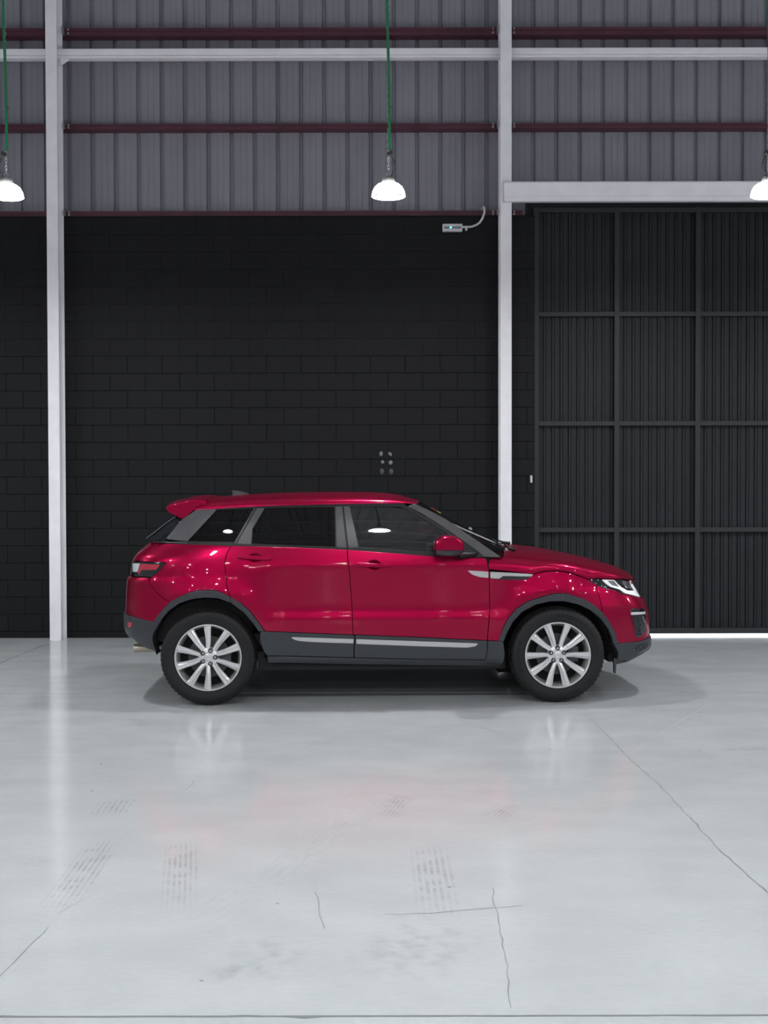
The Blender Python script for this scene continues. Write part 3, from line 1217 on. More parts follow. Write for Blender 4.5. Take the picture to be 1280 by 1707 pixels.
def skin(name, poly, surf, m, parent, off=0.0, gap=0.002, thick=0.014, grid=0.03, both=False, edge=0.0035, far=False):
    """panel cut from a skin: fills a polygon given in the skin's own coordinates, lies `off` proud of it,
    rounded over at the rim and returned inward by `thick`"""
    poly = shrink(poly, gap)
    poly = densify(poly, grid)
    inner = shrink(poly, edge)
    bm = bmesh.new()
    vs_ = [bm.verts.new((p[0], p[1], 0)) for p in inner]
    f = bm.faces.new(vs_)
    f.normal_update()
    bmesh.ops.triangulate(bm, faces=[f])
    u0, u1 = min(p[0] for p in inner), max(p[0] for p in inner)
    v0, v1 = min(p[1] for p in inner), max(p[1] for p in inner)
    for ax, a, b in ((0, u0, u1), (1, v0, v1)):
        k = math.ceil(a / grid)
        while k * grid < b:
            co = [0, 0, 0]
            co[ax] = k * grid
            no = [0, 0, 0]
            no[ax] = 1
            bmesh.ops.bisect_plane(bm, geom=list(bm.verts) + list(bm.edges) + list(bm.faces), plane_co=co, plane_no=no, dist=1e-5)
            k += 1
    bmesh.ops.remove_doubles(bm, verts=list(bm.verts), dist=2e-5)
    bm.verts.index_update()

    def norm(u, v):
        e = 0.004
        a = surf(u + e, v) - surf(u - e, v)
        b = surf(u, v + e) - surf(u, v - e)
        n = a.cross(b)
        if n.length < 1e-12:
            return Vector((0, -1, 0))
        n.normalize()
        c = surf(u, v)
        if n.dot(Vector((c.x * 0.2, c.y, 0.0))) < 0:
            n = -n
        return n
    V, N, F = [], [], []
    for v in bm.verts:
        u, w = v.co.x, v.co.y
        n = norm(u, w)
        V.append(surf(u, w) + n * off)
        N.append(n)
    for f in bm.faces:
        F.append([v.index for v in f.verts])
    # rim: walk the boundary edges
    rim = {}
    for e in bm.edges:
        if len(e.link_faces) == 1:
            for v in e.verts:
                rim.setdefault(v.index, Vector((0, 0)))
            a, b = e.verts
            fc = e.link_faces[0].calc_center_median()
            d = Vector((b.co.x - a.co.x, b.co.y - a.co.y))
            o_ = Vector((d.y, -d.x))
            if o_.length > 1e-9:
                o_.normalize()
            mid = (a.co + b.co) / 2
            if o_.dot(Vector((fc.x - mid.x, fc.y - mid.y))) > 0:
                o_ = -o_
            rim[a.index] += o_
            rim[b.index] += o_
    pos = {v.index: (v.co.x, v.co.y) for v in bm.verts}
    i1, i2, i3 = {}, {}, {}
    for i, o_ in rim.items():
        u, w = pos[i]
        if o_.length < 1e-6:
            o_ = Vector((1, 0))
        o_.normalize()
        n = N[i]
        c = surf(u, w)
        du = (surf(u + 0.004, w) - surf(u - 0.004, w)) / 0.008
        dv = (surf(u, w + 0.004) - surf(u, w - 0.004)) / 0.008
        side = (du * o_.x + dv * o_.y)
        if side.length > 1e-9:
            side.normalize()
        base_ = c + n * off
        i1[i] = len(V)
        V.append(base_ + side * edge * 0.75 - n * edge * 0.35)
        N.append((n * 0.7 + side * 0.7).normalized())
        i2[i] = len(V)
        V.append(base_ + side * edge - n * edge)
        N.append(side.copy())
        i3[i] = len(V)
        V.append(base_ + side * edge - n * thick)
        N.append(side.copy())
    for e in bm.edges:
        if len(e.link_faces) == 1:
            a, b = e.verts[0].index, e.verts[1].index
            F.append([a, b, i1[b], i1[a]])
            F.append([i1[a], i1[b], i2[b], i2[a]])
            F.append([i2[a], i2[b], i3[b], i3[a]])
    bm.free()
    if both or far:
        nV = len(V)
        V2 = [Vector((p.x, -p.y, p.z)) for p in V]
        N2 = [Vector((n.x, -n.y, n.z)) for n in N]
        F2 = [f[::-1] for f in F]
        if far:
            V, N, F = V2, N2, F2
        else:
            V, N, F = V + V2, N + N2, F + [[i + nV for i in f] for f in F2]
    return mesh_n(name, V, N, F, m, parent)


def mesh_n(name, V, N, F, m, parent):
    # turn every face to agree with the given normals
    FF = []
    for f in F:
        if len(set(f)) < 3:
            continue
        a, b, c = V[f[0]], V[f[1]], V[f[2]]
        fn = Vector((0, 0, 0))
        for i in range(len(f)):
            p, q = V[f[i]], V[f[(i + 1) % len(f)]]
            fn += p.cross(q)
        av = sum((N[i] for i in f), Vector((0, 0, 0)))
        FF.append(f if fn.dot(av) >= 0 else f[::-1])
    me = bpy.data.meshes.new(name)
    me.from_pydata([tuple(p) for p in V], [], FF)
    for p in me.polygons:
        p.use_smooth = True
    me.normals_split_custom_set_from_vertices([tuple(n) for n in N])
    me.materials.append(MATS[m])
    o = bpy.data.objects.new(name, me)
    COL.objects.link(o)
    o.parent = parent
    return o


def sides(name, poly, surf, m, parent=None, parents=None, **kw):
    """the same panel on the near and on the far side of the car"""
    pa = parents or (parent, parent)
    a = skin(name, poly, surf, m, pa[0], **kw)
    b = skin(name, poly, surf, m, pa[1], far=True, **kw)
    return a, b


def loft(name, fn, nu, nv, m, parent, thick=0.0, both_sides=False):
    """grid surface fn(u, v), u and v in 0..1, with its normals"""
    V, N, F = [], [], []
    for i in range(nu + 1):
        for j in range(nv + 1):
            u, v = i / nu, j / nv
            e = 0.003
            ua, ub, va, vb = max(u - e, 0), min(u + e, 1), max(v - e, 0), min(v + e, 1)
            n = (fn(ub, v) - fn(ua, v)).cross(fn(u, vb) - fn(u, va))
            n = n.normalized() if n.length > 1e-12 else Vector((0, 0, 1))
            if n.z < 0:
                n = -n
            V.append(fn(u, v))
            N.append(n)
    for i in range(nu):
        for j in range(nv):
            a = i * (nv + 1) + j
            F.append([a, a + 1, a + nv + 2, a + nv + 1])
    if thick:
        base_ = len(V)
        loop = [j for j in range(nv + 1)] + [i * (nv + 1) + nv for i in range(1, nu + 1)] + \
               [nu * (nv + 1) + j for j in range(nv - 1, -1, -1)] + [i * (nv + 1) for i in range(nu - 1, 0, -1)]
        cen = sum(V, Vector((0, 0, 0))) / len(V)
        for k, i in enumerate(loop):
            p = V[i]
            t = (V[loop[(k + 1) % len(loop)]] - V[loop[k - 1]])
            s_ = t.cross(N[i])
            if s_.length < 1e-9:
                s_ = p - cen
            s_.normalize()
            if s_.dot(p - cen) < 0:
                s_ = -s_
            V.append(p.copy())
            N.append((s_ + N[i] * 0.3).normalized())
            V.append(p - N[i] * thick)
            N.append(s_)
        for k in range(len(loop)):
            a = base_ + 2 * k
            b = base_ + 2 * ((k + 1) % len(loop))
            F.append([a, b, b + 1, a + 1])
    return mesh_n(name, V, N, F, m, parent)


def crv(pts, n=None):
    """smooth curve through points, evaluated at u in 0..1 by chord length"""
    A = np.array([tuple(p) for p in pts], float)
    d = np.concatenate([[0], np.cumsum(np.linalg.norm(np.diff(A, axis=0), axis=1))])
    d /= d[-1]
    # Catmull-Rom tangents
    T = np.gradient(A, d, axis=0)

    def ev(u):
        u = min(max(u, 0.0), 1.0)
        i = min(int(np.searchsorted(d, u, side='right')) - 1, len(d) - 2)
        h = d[i + 1] - d[i]
        s_ = (u - d[i]) / h
        return ((2 * s_**3 - 3 * s_**2 + 1) * A[i] + (s_**3 - 2 * s_**2 + s_) * h * T[i] +
                (-2 * s_**3 + 3 * s_**2) * A[i + 1] + (s_**3 - s_**2) * h * T[i + 1])
    return ev


def c1(x, y):      # crops used while tracing: position in an enlarged view -> photo position
    return 200 + x / 4.267, 800 + y / 4.267


def c4(x, y):
    return 800 + x / 4.267, 800 + y / 4.267


# ---------------- outlines shared by neighbouring panels
ARCH_R_OUT = [c1(*p) for p in ((237, 1012), (290, 940), (355, 870), (420, 835), (500, 802), (562, 786), (680, 786), (718, 801), (778, 826), (850, 870),
                               (920, 930), (978, 1003), (1032, 1080))]
ARCH_R_IN = [c1(*p) for p in ((280, 1022), (300, 985), (345, 932), (420, 880), (500, 850), (600, 836), (700, 842), (790, 876), (880, 942), (940, 1012),
                              (985, 1078))]
ARCH_F_OUT = [c4(*p) for p in ((132, 1142), (160, 1060), (200, 985), (260, 915), (340, 865), (420, 838), (485, 820), (527, 809), (622, 809), (662, 825),
                               (740, 848), (810, 890), (870, 945), (920, 1010), (960, 1085), (985, 1165))]
ARCH_F_IN = [c4(*p) for p in ((168, 1150), (190, 1090), (232, 1010), (300, 937), (400, 885), (500, 863), (600, 863), (700, 886), (790, 930), (860, 990),
                              (910, 1060), (938, 1125), (946, 1167))]
DOOR_R_REAR = [(386.5, 910), (380.5, 918), (376, 931), (375.3, 952), (377, 973), (381.6, 990), (386, 1003.5)]
DOOR_MID = [(579, 916), (583.5, 959), (586, 999), (587.5, 1034), (588.5, 1058.5)]
DOOR_F = [(809.6, 930), (812, 938), (815.5, 952), (816, 976), (816, 999), (815, 1034), (812, 1068)]
k_rd = 8                                     # arch point where the door edge meets the arch trim
BELT_Q = [(253.4, 903), (275, 905.5), (310, 906.6), (350, 907.8), (386.5, 909.5)]
BELT_R = [(386.5, 909.5), (420, 910), (492.5, 912.3), (579, 916)]
BELT_F = [(579, 916), (672.5, 923), (724, 927.2), (809.6, 930)]
SILL_TOP_R = [(442, 1053), (500, 1055), (588.5, 1058.5)]
SILL_TOP_F = [(588.5, 1058.5), (700.6, 1062.5), (812, 1068)]
HOOD_CUT = [(814.5, 949.5), (870, 955.2), (890, 957.2), (901, 953.7), (917, 952.2), (936, 952.5), (955, 956.8), (973, 963), (979, 965.5)]
HOOD_LAMP = [(979, 965.5), (994.5, 964.8), (1025, 966), (1052, 965.5)]
LAMP_LOW = [(994.5, 974.6), (1006, 980.5), (1025, 984), (1036.7, 990.3), (1068.4, 989.8)]
LAMP_NOSE = (1059, 973.4)
CLAD_F_TOP = [(1031, 1072.5), (1065, 1069.5), (1079, 1064)]
TAIL = [(219.5, 934), (277, 938), (262, 954.7), (252.7, 961.7), (225.8, 960.5)]
RB_CUT = [(249, 963), (256, 983), (270, 997), (282, 1003)]
CLAD_R_TOP = [(212, 1022), (223.4, 1028.5), (256, 1037)]

tz = lambda pts: [TZ(p) for p in pts]

# ---------------- painted panels
rd_near, rd_far = sides('rear_door', tz(BELT_R[:-1] + DOOR_MID + SILL_TOP_R[::-1][1:] + ARCH_R_OUT[k_rd + 1:][::-1][1:] + DOOR_R_REAR[::-1][:-1]),
                        BODY, 'red_paint', car)
fd_near, fd_far = sides('front_door', tz(BELT_F[:-1] + DOOR_F + SILL_TOP_F[::-1][1:] + DOOR_MID[::-1][1:-1]), BODY, 'red_paint', car)
fend = DOOR_F[2:] + [(838, 1069)] + ARCH_F_OUT[:11] + [(994.5, 974.6), (979, 966)] + HOOD_CUT[:-1][::-1]
# front wing: behind the bumper seam
i_seam = 12
wing = [DOOR_F[2]] + HOOD_CUT[1:] + [(994.5, 974.6)] + ARCH_F_OUT[1:i_seam + 1][::-1] + [(833, 1069)] + DOOR_F[3:][::-1]
sides('front_wing', tz(wing), BODY, 'red_paint', car, gap=0.0018)
# front bumper: from the seam round the nose
zb_l = TZ((1068.4, 989.8))[1]
nose = tz([(994.5, 974.6)] + LAMP_LOW[1:]) + [TZ(('e', 1, zb_l - 0.01)), TZ(('e', 1, TZ(CLAD_F_TOP[-1])[1]))] + tz(CLAD_F_TOP[::-1]) + tz(ARCH_F_OUT[i_seam:][::-1])
fb = skin('front_bumper', nose, BODY, 'red_paint', car, both=True, gap=0.0012)
# rear quarter, tail
quarter = tz(BELT_Q) + tz(DOOR_R_REAR[1:]) + tz(ARCH_R_OUT[3:k_rd][::-1]) + tz(RB_CUT[::-1]) + tz(TAIL[1:4][::-1]) + \
    [TZ(TAIL[1])] + [TZ(('c', -0.972, TZ((221.5, 934))[1] + 0.004)), TZ(('c', -0.972, TZ((253, 903))[1] - 0.003))]
quarter = tz(BELT_Q) + tz(DOOR_R_REAR[1:]) + tz(ARCH_R_OUT[2:k_rd][::-1]) + tz(RB_CUT[:-1][::-1]) + tz([TAIL[3], TAIL[2], TAIL[1]]) + \
    [TZ(('c', -0.975, TZ((223, 934))[1])), TZ(('c', -0.975, TZ((253, 903))[1] - 0.004))]
qn, qf = sides('rear_quarter', quarter, BODY, 'red_paint', car)
zt1, zt0 = TZ((253, 903))[1] - 0.002, TZ((223, 960))[1]
gate = [TZ(('c', -0.975, zt1)), TZ(('e', -1, zt1)), TZ(('e', -1, zt0)), TZ(('c', -0.975, zt0))]
skin('tailgate', gate, BODY, 'red_paint', car, both=True)
rbp = tz(RB_CUT) + tz(ARCH_R_OUT[:3][::-1]) + tz([CLAD_R_TOP[1]]) + [TZ(('c', -0.99, TZ((212, 1021))[1])), TZ(('e', -1, TZ((212, 1020))[1])), TZ(('e', -1, zt0 - 0.004)),
                                                                  TZ(('c', -0.98, zt0 - 0.004))] + tz([(228, 961.7)])
rb = skin('rear_bumper', rbp, BODY, 'red_paint', car, both=True)
# fuel flap
c = (293, 959.4)
ring = [TZ((c[0] + 18.3 * math.cos(a), c[1] + 15.2 * math.sin(a))) for a in (2 * PI * k / 40 for k in range(40))]
skin('fuel_flap', ring, BODY, 'red_paint', qn, off=0.0035, gap=0.0, thick=0.005, edge=0.003)
# groove ring round the flap
ring2 = [TZ((c[0] + 18.8 * math.cos(a), c[1] + 15.7 * math.sin(a))) for a in (2 * PI * k / 40 for k in range(40))]

# ---------------- grey cladding
CO = 0.006
sides('wheel_arch_trim', tz(ARCH_R_OUT[:k_rd] + ARCH_R_OUT[k_rd:][:1] + ARCH_R_IN[:8][::-1]), BODY, 'dark_cladding', car, off=CO, gap=0.0, thick=0.03)
sides('door_arch_trim', tz(ARCH_R_OUT[k_rd:] + [c1(1000, 1078)] + ARCH_R_IN[7:][::-1]), BODY, 'dark_cladding', parents=(rd_near, rd_far), off=CO, gap=0.001, thick=0.03)
sides('wheel_arch_trim', tz(ARCH_F_OUT + ARCH_F_IN[::-1]), BODY, 'dark_cladding', car, off=CO, gap=0.0, thick=0.03)
SB = [(447, 1104.7), (591, 1107), (700, 1108.3), (832, 1110.5)]
clad_rd = SILL_TOP_R[1:] + [(591.5, 1061), (589.3, 1096)] + [(445.5, 1093), (434, 1053), (438, 1052.5)]
cl_r, cl_rf = sides('lower_door_cladding', tz(clad_rd), BODY, 'dark_cladding', parents=(rd_near, rd_far), off=CO, gap=0.001, thick=0.02)
clad_fd = [(590.5, 1058.5), (700.6, 1062.5), (812, 1068), (808.5, 1100), (700, 1098.5), (590.3, 1096), (592.5, 1061)]
cl_f, cl_ff = sides('lower_door_cladding', tz(clad_fd), BODY, 'dark_cladding', parents=(fd_near, fd_far), off=CO, gap=0.001, thick=0.02)
sides('sill', tz([(445.5, 1094), (590, 1097), (700, 1099.5), (808, 1101), (813, 1068.3), (838.5, 1069.3), (832, 1110.5), (591, 1107), (447, 1104.7)]),
      BODY, 'dark_cladding', car, off=CO - 0.002, gap=0.0, thick=0.05)
sides('trim_strip', tz(smooth_poly([(483.8, 1061.3), (589.3, 1064.8), (589.3, 1072.3), (530, 1070.6), (500, 1068.6), (490, 1066)], {0, 1, 2}, 2)), BODY, 'silver_trim',
      parents=(rd_near, rd_far), off=CO + 0.008, gap=0, thick=0.010, edge=0.004)
sides('trim_strip', tz([(593.6, 1064.9), (700, 1068.6), (797.9, 1071.9), (792, 1077.2), (778, 1079.4), (700, 1077), (593.6, 1073)]), BODY, 'silver_trim',
      parents=(fd_near, fd_far), off=CO + 0.008, gap=0, thick=0.010, edge=0.004)
# front lower bumper
fl = tz([c4(948, 1167), (1031, 1072.5), (1065, 1069.5), (1079, 1064)]) + [TZ(('e', 1, TZ((1079, 1064))[1])), TZ(('e', 1, 0.36))] + \
    tz([(1075, 1086.5), (1062, 1094), (1043.7, 1103.5), (1024, 1107.5), c4(950, 1290)])
skin('front_lower_bumper', fl, BODY, 'dark_cladding', car, off=0.005, both=True, gap=0.001, thick=0.05)
rl = tz([c1(280, 1021), (256, 1037), (223.4, 1028.5)]) + [TZ(('c', -0.99, TZ((211, 1022))[1])), TZ(('e', -1, TZ((211, 1022))[1])), TZ(('e', -1, 0.42))] + \
    tz([(222, 1063.5), (232, 1073), (247, 1081), (262, 1084.5), c1(250, 1190), c1(238, 1150), c1(246, 1080)])
rlow = skin('rear_lower_bumper', rl, BODY, 'dark_cladding', car, off=0.005, both=True, gap=0.001, thick=0.05)
sides('reflector', tz([c1(62, 1006), c1(92, 1020), c1(84, 1050), c1(62, 1046)]), BODY, 'lamp_red', parents=(rlow, rlow), off=0.010, gap=0, thick=0.01)
# exhaust pipe tip
ex, ez = P(238, 1079, -0.45)
MB().tube([(ex - 0.06, -0.50, ez), (ex + 0.10, -0.50, ez + 0.005), (ex + 0.3, -0.48, ez + 0.03)], [0.034, 0.034, 0.03], 16).build('exhaust_tip', 'exhaust_steel', car, 50)

# ---------------- lamps
hl_poly = [(979.5, 966)] + HOOD_LAMP[1:-1] + [(1051.5, 966.2), LAMP_NOSE, (1067.6, 989)] + LAMP_LOW[::-1][1:]
hl, hlf = sides('headlamp', tz(hl_poly), BODY, 'black_gloss', car, off=-0.012, gap=0.001, thick=0.03)
drl = [c4(870, 708), c4(960, 712), c4(1010, 760), c4(1050, 783), c4(1105, 785), c4(1075, 715), c4(1090, 712), c4(1112, 745), c4(1143, 806), c4(1040, 806), c4(1000, 778), c4(935, 760), c4(895, 735)]
sides('light_guide', tz(drl), BODY, 'lamp_white', parents=(hl, hlf), off=-0.005, gap=0, thick=0.012)
sides('lamp_reflector', tz([c4(905, 715), c4(955, 716), c4(1000, 762), c4(945, 752)]), BODY, 'lamp_chrome', parents=(hl, hlf), off=-0.003, gap=0, thick=0.01)
sides('lamp_projector', tz([c4(1020, 718), c4(1065, 722), c4(1088, 770), c4(1052, 768)]), BODY, 'lamp_chrome', parents=(hl, hlf), off=-0.008, gap=0, thick=0.01)
for k, (x, y) in enumerate(((800, 712), (830, 735), (845, 712), (870, 752), (905, 772))):
    pl = [TZ((c4(x, y)[0] + 1.3 * math.cos(a), c4(x, y)[1] + 1.3 * math.sin(a))) for a in (2 * PI * j / 10 for j in range(10))]
    sides('lamp_bead', pl, BODY, 'lamp_chrome', parents=(hl, hlf), off=-0.008, gap=0, thick=0.006, edge=0.002)
tl_poly = tz([TAIL[1], TAIL[2], TAIL[3], TAIL[4]]) + [TZ(('c', -0.985, TZ((222, 959))[1])), TZ(('e', -1, TZ((222, 959))[1] + .02)), TZ(('e', -1, TZ((222, 934))[1] - 0.01)), TZ(('c', -0.985, TZ((222, 934))[1] - 0.002))]
tl_poly = tz([TAIL[1], TAIL[2], TAIL[3], TAIL[4]]) + [TZ(('c', -0.9985, TZ((222, 959))[1])), TZ(('c', -0.9985, TZ((222, 934))[1] - 0.002))]
tln, tlf = sides('tail_lamp', tl_poly, BODY, 'black_gloss', car, off=0.003, gap=0.001, thick=0.02)
sides('red_lens', tz([c1(165, 598), c1(290, 603), c1(258, 640), c1(155, 640), c1(140, 668), c1(130, 668), c1(148, 600)]), BODY, 'lamp_red', parents=(tln, tlf), off=0.007, gap=0, thick=0.008)
sides('clear_lens', tz([c1(95, 592), c1(145, 594), c1(128, 655), c1(95, 655)]), BODY, 'lamp_clear', parents=(tln, tlf), off=0.007, gap=0, thick=0.008)

# ---------------- front bumper inlets
fv = tz([c4(1065, 927), c4(1085, 915), c4(1165, 915), c4(1178, 930), c4(1176, 1000), c4(1172, 1080), c4(1132, 1120), c4(1108, 1120)])
va, vb_ = sides('fog_inlet', fv, BODY, 'black_gloss', parents=(fb, fb), off=0.004, gap=0, thick=0.015)
sides('fog_lamp', tz([c4(1070, 942), c4(1168, 937), c4(1168, 955), c4(1073, 961)]), BODY, 'lamp_clear', parents=(fb, fb), off=0.010, gap=0, thick=0.01)


def mesh_grid(name, region, nx, nz, parents, off, m='dark_cladding'):
    """little hexagonal bars over an inlet; region = four photo corners"""
    tl_, tr_, br_, bl_ = [TZ(p) for p in region]
    for far, pa in ((0, parents[0]), (1, parents[1])):
        mb = MB()

        def pt(u, v):
            t = (tl_[0] * (1 - u) + tr_[0] * u) * (1 - v) + (bl_[0] * (1 - u) + br_[0] * u) * v
            z = (tl_[1] * (1 - u) + tr_[1] * u) * (1 - v) + (bl_[1] * (1 - u) + br_[1] * u) * v
            p = BODY(t, z)
            n = Vector((p.x * 0.2, p.y, 0)).normalized()
            p = p + n * off
            return Vector((p.x, -p.y, p.z)) if far else p
        for j in range(nz + 1):
            pts_ = []
            for i in range(2 * nx + 1):
                pts_.append(pt(i / (2 * nx), (j + (0.28 if (i + j) % 2 else -0.28)) / (nz + 0.6) * 0.98 + 0.01))
            mb.tube(pts_, 0.0022, 4)
        for j in range(nz):
            for i in range(2 * nx + 1):
                if (i + j) % 2:
                    mb.tube([pt(i / (2 * nx), (j + 0.28) / (nz + 0.6)), pt(i / (2 * nx), (j + 1 - 0.28) / (nz + 0.6))], 0.0022, 4)
        mb.build(name, m, pa)


mesh_grid('inlet_mesh', [c4(1075, 975), c4(1130, 975), c4(1145, 1110), c4(1112, 1110)], 3, 8, (fb, fb), 0.007)
lv = tz([c4(1105, 1195), c4(1122, 1178), c4(1200, 1162), c4(1190, 1195), c4(1142, 1230), c4(1105, 1235)])
ln, lf_ = sides('lower_inlet', lv, BODY, 'black_gloss', car, off=0.009, gap=0, thick=0.012)
mesh_grid('inlet_mesh', [c4(1112, 1185), c4(1190, 1168), c4(1180, 1200), c4(1112, 1228)], 4, 3, (ln, lf_), 0.012)
# grille and lower centre on the nose
gz1, gz0 = TZ((1060, 973))[1] - 0.005, zb_l + 0.002
gr = skin('grille', [TZ(('c', 0.974, gz1)), TZ(('e', 1, gz1)), TZ(('e', 1, gz0)), TZ(('c', 0.974, gz0))], BODY, 'mesh_black', car, off=-0.01, both=True)
# rubber deflector hanging ahead of the front wheel
for s_ in (1, -1):
    x, z = P(1023, 1110, -0.80)
    o_ = MB().prism([(x - 0.004, z + 0.06), (x + 0.018, z + 0.06), (x + 0.013, z - 0.03), (x + 0.010, z - 0.055), (x + 0.002, z - 0.055), (x + 0.0, z - 0.03)], 'y', -s_ * 0.82, -s_ * 0.775)
    o_.build('air_deflector', 'dark_cladding', car)

# ---------------- wing vent and accent
sides('accent_strip', tz([(778, 950.7), (814, 952.9), (814, 963.4), (799, 962), (787.3, 958)]), BODY, 'silver_trim', parents=(fd_near, fd_far), off=0.006, gap=0, thick=0.01)
vt, vtf = sides('wing_vent', tz([(817, 952.6), (890, 957.4), (886.7, 961.7), (872.6, 967), (832, 966.2), (817, 964.3)]), BODY, 'mesh_black', car, off=0.003, gap=0, thick=0.012)
sides('accent_strip', tz([(817, 953.0), (850, 954.6), (889, 957.2), (886, 961.2), (838.5, 960.3), (831, 964.8), (817, 963.8)]), BODY, 'silver_trim', parents=(vt, vtf), off=0.008, gap=0, thick=0.01)
mesh_grid('vent_mesh', [(839, 962), (880, 962.6), (872, 966), (835, 966)], 6, 2, (vt, vtf), 0.006)

# ---------------- bonnet (clamshell: falls over the shoulder to the cut line)
edge_px = HOOD_CUT[:] + HOOD_LAMP[1:]
hed = []
for p in edge_px:
    x, z = Q(*p)
    hed.append((x, body_y(x, z) - 0.001, z + 0.004))
hood_e = crv(hed)
cen_px = [(840, 908.5), (865.6, 910.2), (900.8, 913.8), (940.6, 920.8), (978, 929), (1011, 938.3), (1032, 946.2), (1045, 953.5), (1053, 963)]
hcen = []
for k, p in enumerate(cen_px):
    x, z = P(p[0], p[1], -0.10)
    hcen.append((x, 0, z - 0.004))
# the nose of the bonnet runs further forward on the centre line
hcen[-1] = (hcen[-1][0] - 0.005, 0, hcen[-1][2] - 0.005)
hood_c = crv(hcen)


def hood(u, v):
    e, c_ = hood_e(u), hood_c(u)
    q = 2 * v - 1
    a = abs(q) * PI / 2
    s_ = math.sin(a) ** 0.80
    k = math.cos(a) ** 0.45 if math.cos(a) > 1e-9 else 0
    y = abs(e[1]) * s_
    x = c_[0] + (e[0] - c_[0]) * s_ ** 2.5
    z = e[2] + (c_[2] - e[2]) * (0.82 * k + 0.18 * math.cos(a))
    z += 0.010 * math.exp(-((s_ - 0.62) / 0.10) ** 2) * math.sin(min(u * 1.2, 1) * PI) ** 0.5 if 0 < u < 0.83 else 0
    return Vector((x, math.copysign(y, q), z))


loft('bonnet', hood, 48, 72, 'red_paint', car, thick=0.03)

# ---------------- roof
TOPR = [(324, 850.6), (364, 848), (425, 844.5), (497, 842), (570, 840.3), (620, 839.4), (672.5, 839.0), (694, 839.5)]
red_ = []
for p in TOPR:
    x, z = Q(p[0], p[1], green_y)
    red_.append((x, green_y(x, z), z))
roof_e = crv(red_)
rc_px = [(338, 832.5), (370, 829.8), (425, 826), (497, 823.2), (570, 822.6), (620, 823.2), (665, 827.0), (700, 837)]
rcen = []
for p in rc_px:
    x, z = P(p[0], p[1], -0.30)
    rcen.append((x, 0, z + 0.012))
roof_c = crv(rcen)


def roof(u, v):
    e, c_ = roof_e(u), roof_c(u)
    q = 2 * v - 1
    a = abs(q) * PI / 2
    s_ = math.sin(a) ** 0.75
    k = math.cos(a) ** 0.75 if math.cos(a) > 1e-9 else 0
    y = abs(e[1]) * s_
    x = c_[0] + (e[0] - c_[0]) * s_ ** 2
    z = e[2] + (c_[2] - e[2]) * (0.75 * k + 0.25 * math.cos(a))
    return Vector((x, math.copysign(y, q), z))


rf = loft('roof', roof, 40, 64, 'red_paint', car, thick=0.02)
# aerial fin
fx, fz = P(403, 823, 0)
rz0 = roof_c(0.2)[2]
prof = [(-0.085, 0.045), (-0.066, 0.045), (-0.02, 0.040), (0.05, 0.024), (0.085, 0.005), (0.09, -0.03), (-0.08, -0.03)]
m = MB()
V_ = []
zt = P(390, 817.5, 0)[1]
for s_ in (-1, 1):
    for (x, h) in prof:
        V_.append((fx + x * 0.9, s_ * (0.012 if h > 0.03 else 0.022 if h > 0 else 0.032), zt - 0.045 + h))
n_ = len(prof)
m.add(V_, [tuple(range(n_)), tuple(range(n_, 2 * n_))[::-1]] + [(i, (i + 1) % n_, n_ + (i + 1) % n_, n_ + i) for i in range(n_)])
m.build('aerial_fin', 'fin_black', car, 35)

# roof spoiler: blade with two side cheeks
def sxz(px, py, y):
    return P(px, py, y)


yS = abs(green_y(*Q(315, 850, green_y))) - 0.005
cheek = [sxz(px, py, -yS) for px, py in ((337.2, 838.2), (321, 834.5), (300, 839), (282, 843.5), (277.5, 848.5), (281.4, 854), (302.5, 863.8), (307, 864))]
m = MB()
for s_ in (-1, 1):
    m.prism(cheek, 'y', s_ * yS, s_ * (yS - 0.07))
blade_top = [sxz(px, py, -yS) for px, py in ((343, 835), (321, 833.9), (300, 838.4), (282, 843), (277.2, 847.5))]
sp_cheek = m.build('spoiler', 'red_paint', car, 30)
bt = crv([(x, 0, z) for x, z in blade_top])


def blade(u, v):
    p = bt(u)
    q = 2 * v - 1
    y = yS * math.sin(abs(q) * PI / 2) ** 0.7
    arch = 1 - abs(y / yS) ** 2.5
    return Vector((p[0] - 0.05 * u * arch, math.copysign(y, q), p[2] + 0.040 * arch * (1 - 0.45 * u)))


loft('spoiler_blade', blade, 14, 40, 'red_paint', sp_cheek, thick=0.035)

# ---------------- side glass and pillars
xz = lambda pts: [XZ(p) for p in pts]
GL = dict(gap=0.0, thick=0.004, edge=0.001)
gq = [(364, 849.5), (423, 847.6), (390.5, 904), (314.5, 902.6)]
grd = smooth_poly([(441.8, 846.9), (557.5, 844.8), (560, 912), (420.3, 906.8), (421, 882)], {0, 1, 2, 3}, 2)
gfd = smooth_poly([(583.5, 844.8), (662, 844.6), (688, 853.5), (735, 881.5), (772, 906.5), (797, 924.5), (724, 921), (598.5, 913)], {0, 5, 7}, 2)
sides('quarter_window', xz(gq), GREEN, 'privacy_glass', car, off=-0.006, **GL)
sides('rear_door_window', xz(grd), GREEN, 'privacy_glass', parents=(rd_near, rd_far), off=-0.006, **GL)
sides('front_door_window', xz(gfd), GREEN, 'door_glass', parents=(fd_near, fd_far), off=-0.006, **GL)
PL = dict(gap=0.0008, thick=0.015)
sides('quarter_pillar', xz([(276, 899), (303, 866), (328, 849.6), (362.5, 848.2), (357, 855), (312.5, 903)]), GREEN, 'satin_pillar', car, off=0.004, **PL)
sides('pillar_cover', xz([(429, 846.2), (441.6, 847), (421, 882), (419.5, 908), (393.6, 907)]), GREEN, 'satin_pillar', parents=(rd_near, rd_far), off=0.003, **PL)
sides('pillar_cover', xz([(558.8, 844.5), (570.2, 844), (577.8, 914), (560.6, 912.6)]), GREEN, 'satin_pillar', parents=(rd_near, rd_far), off=0.003, **PL)
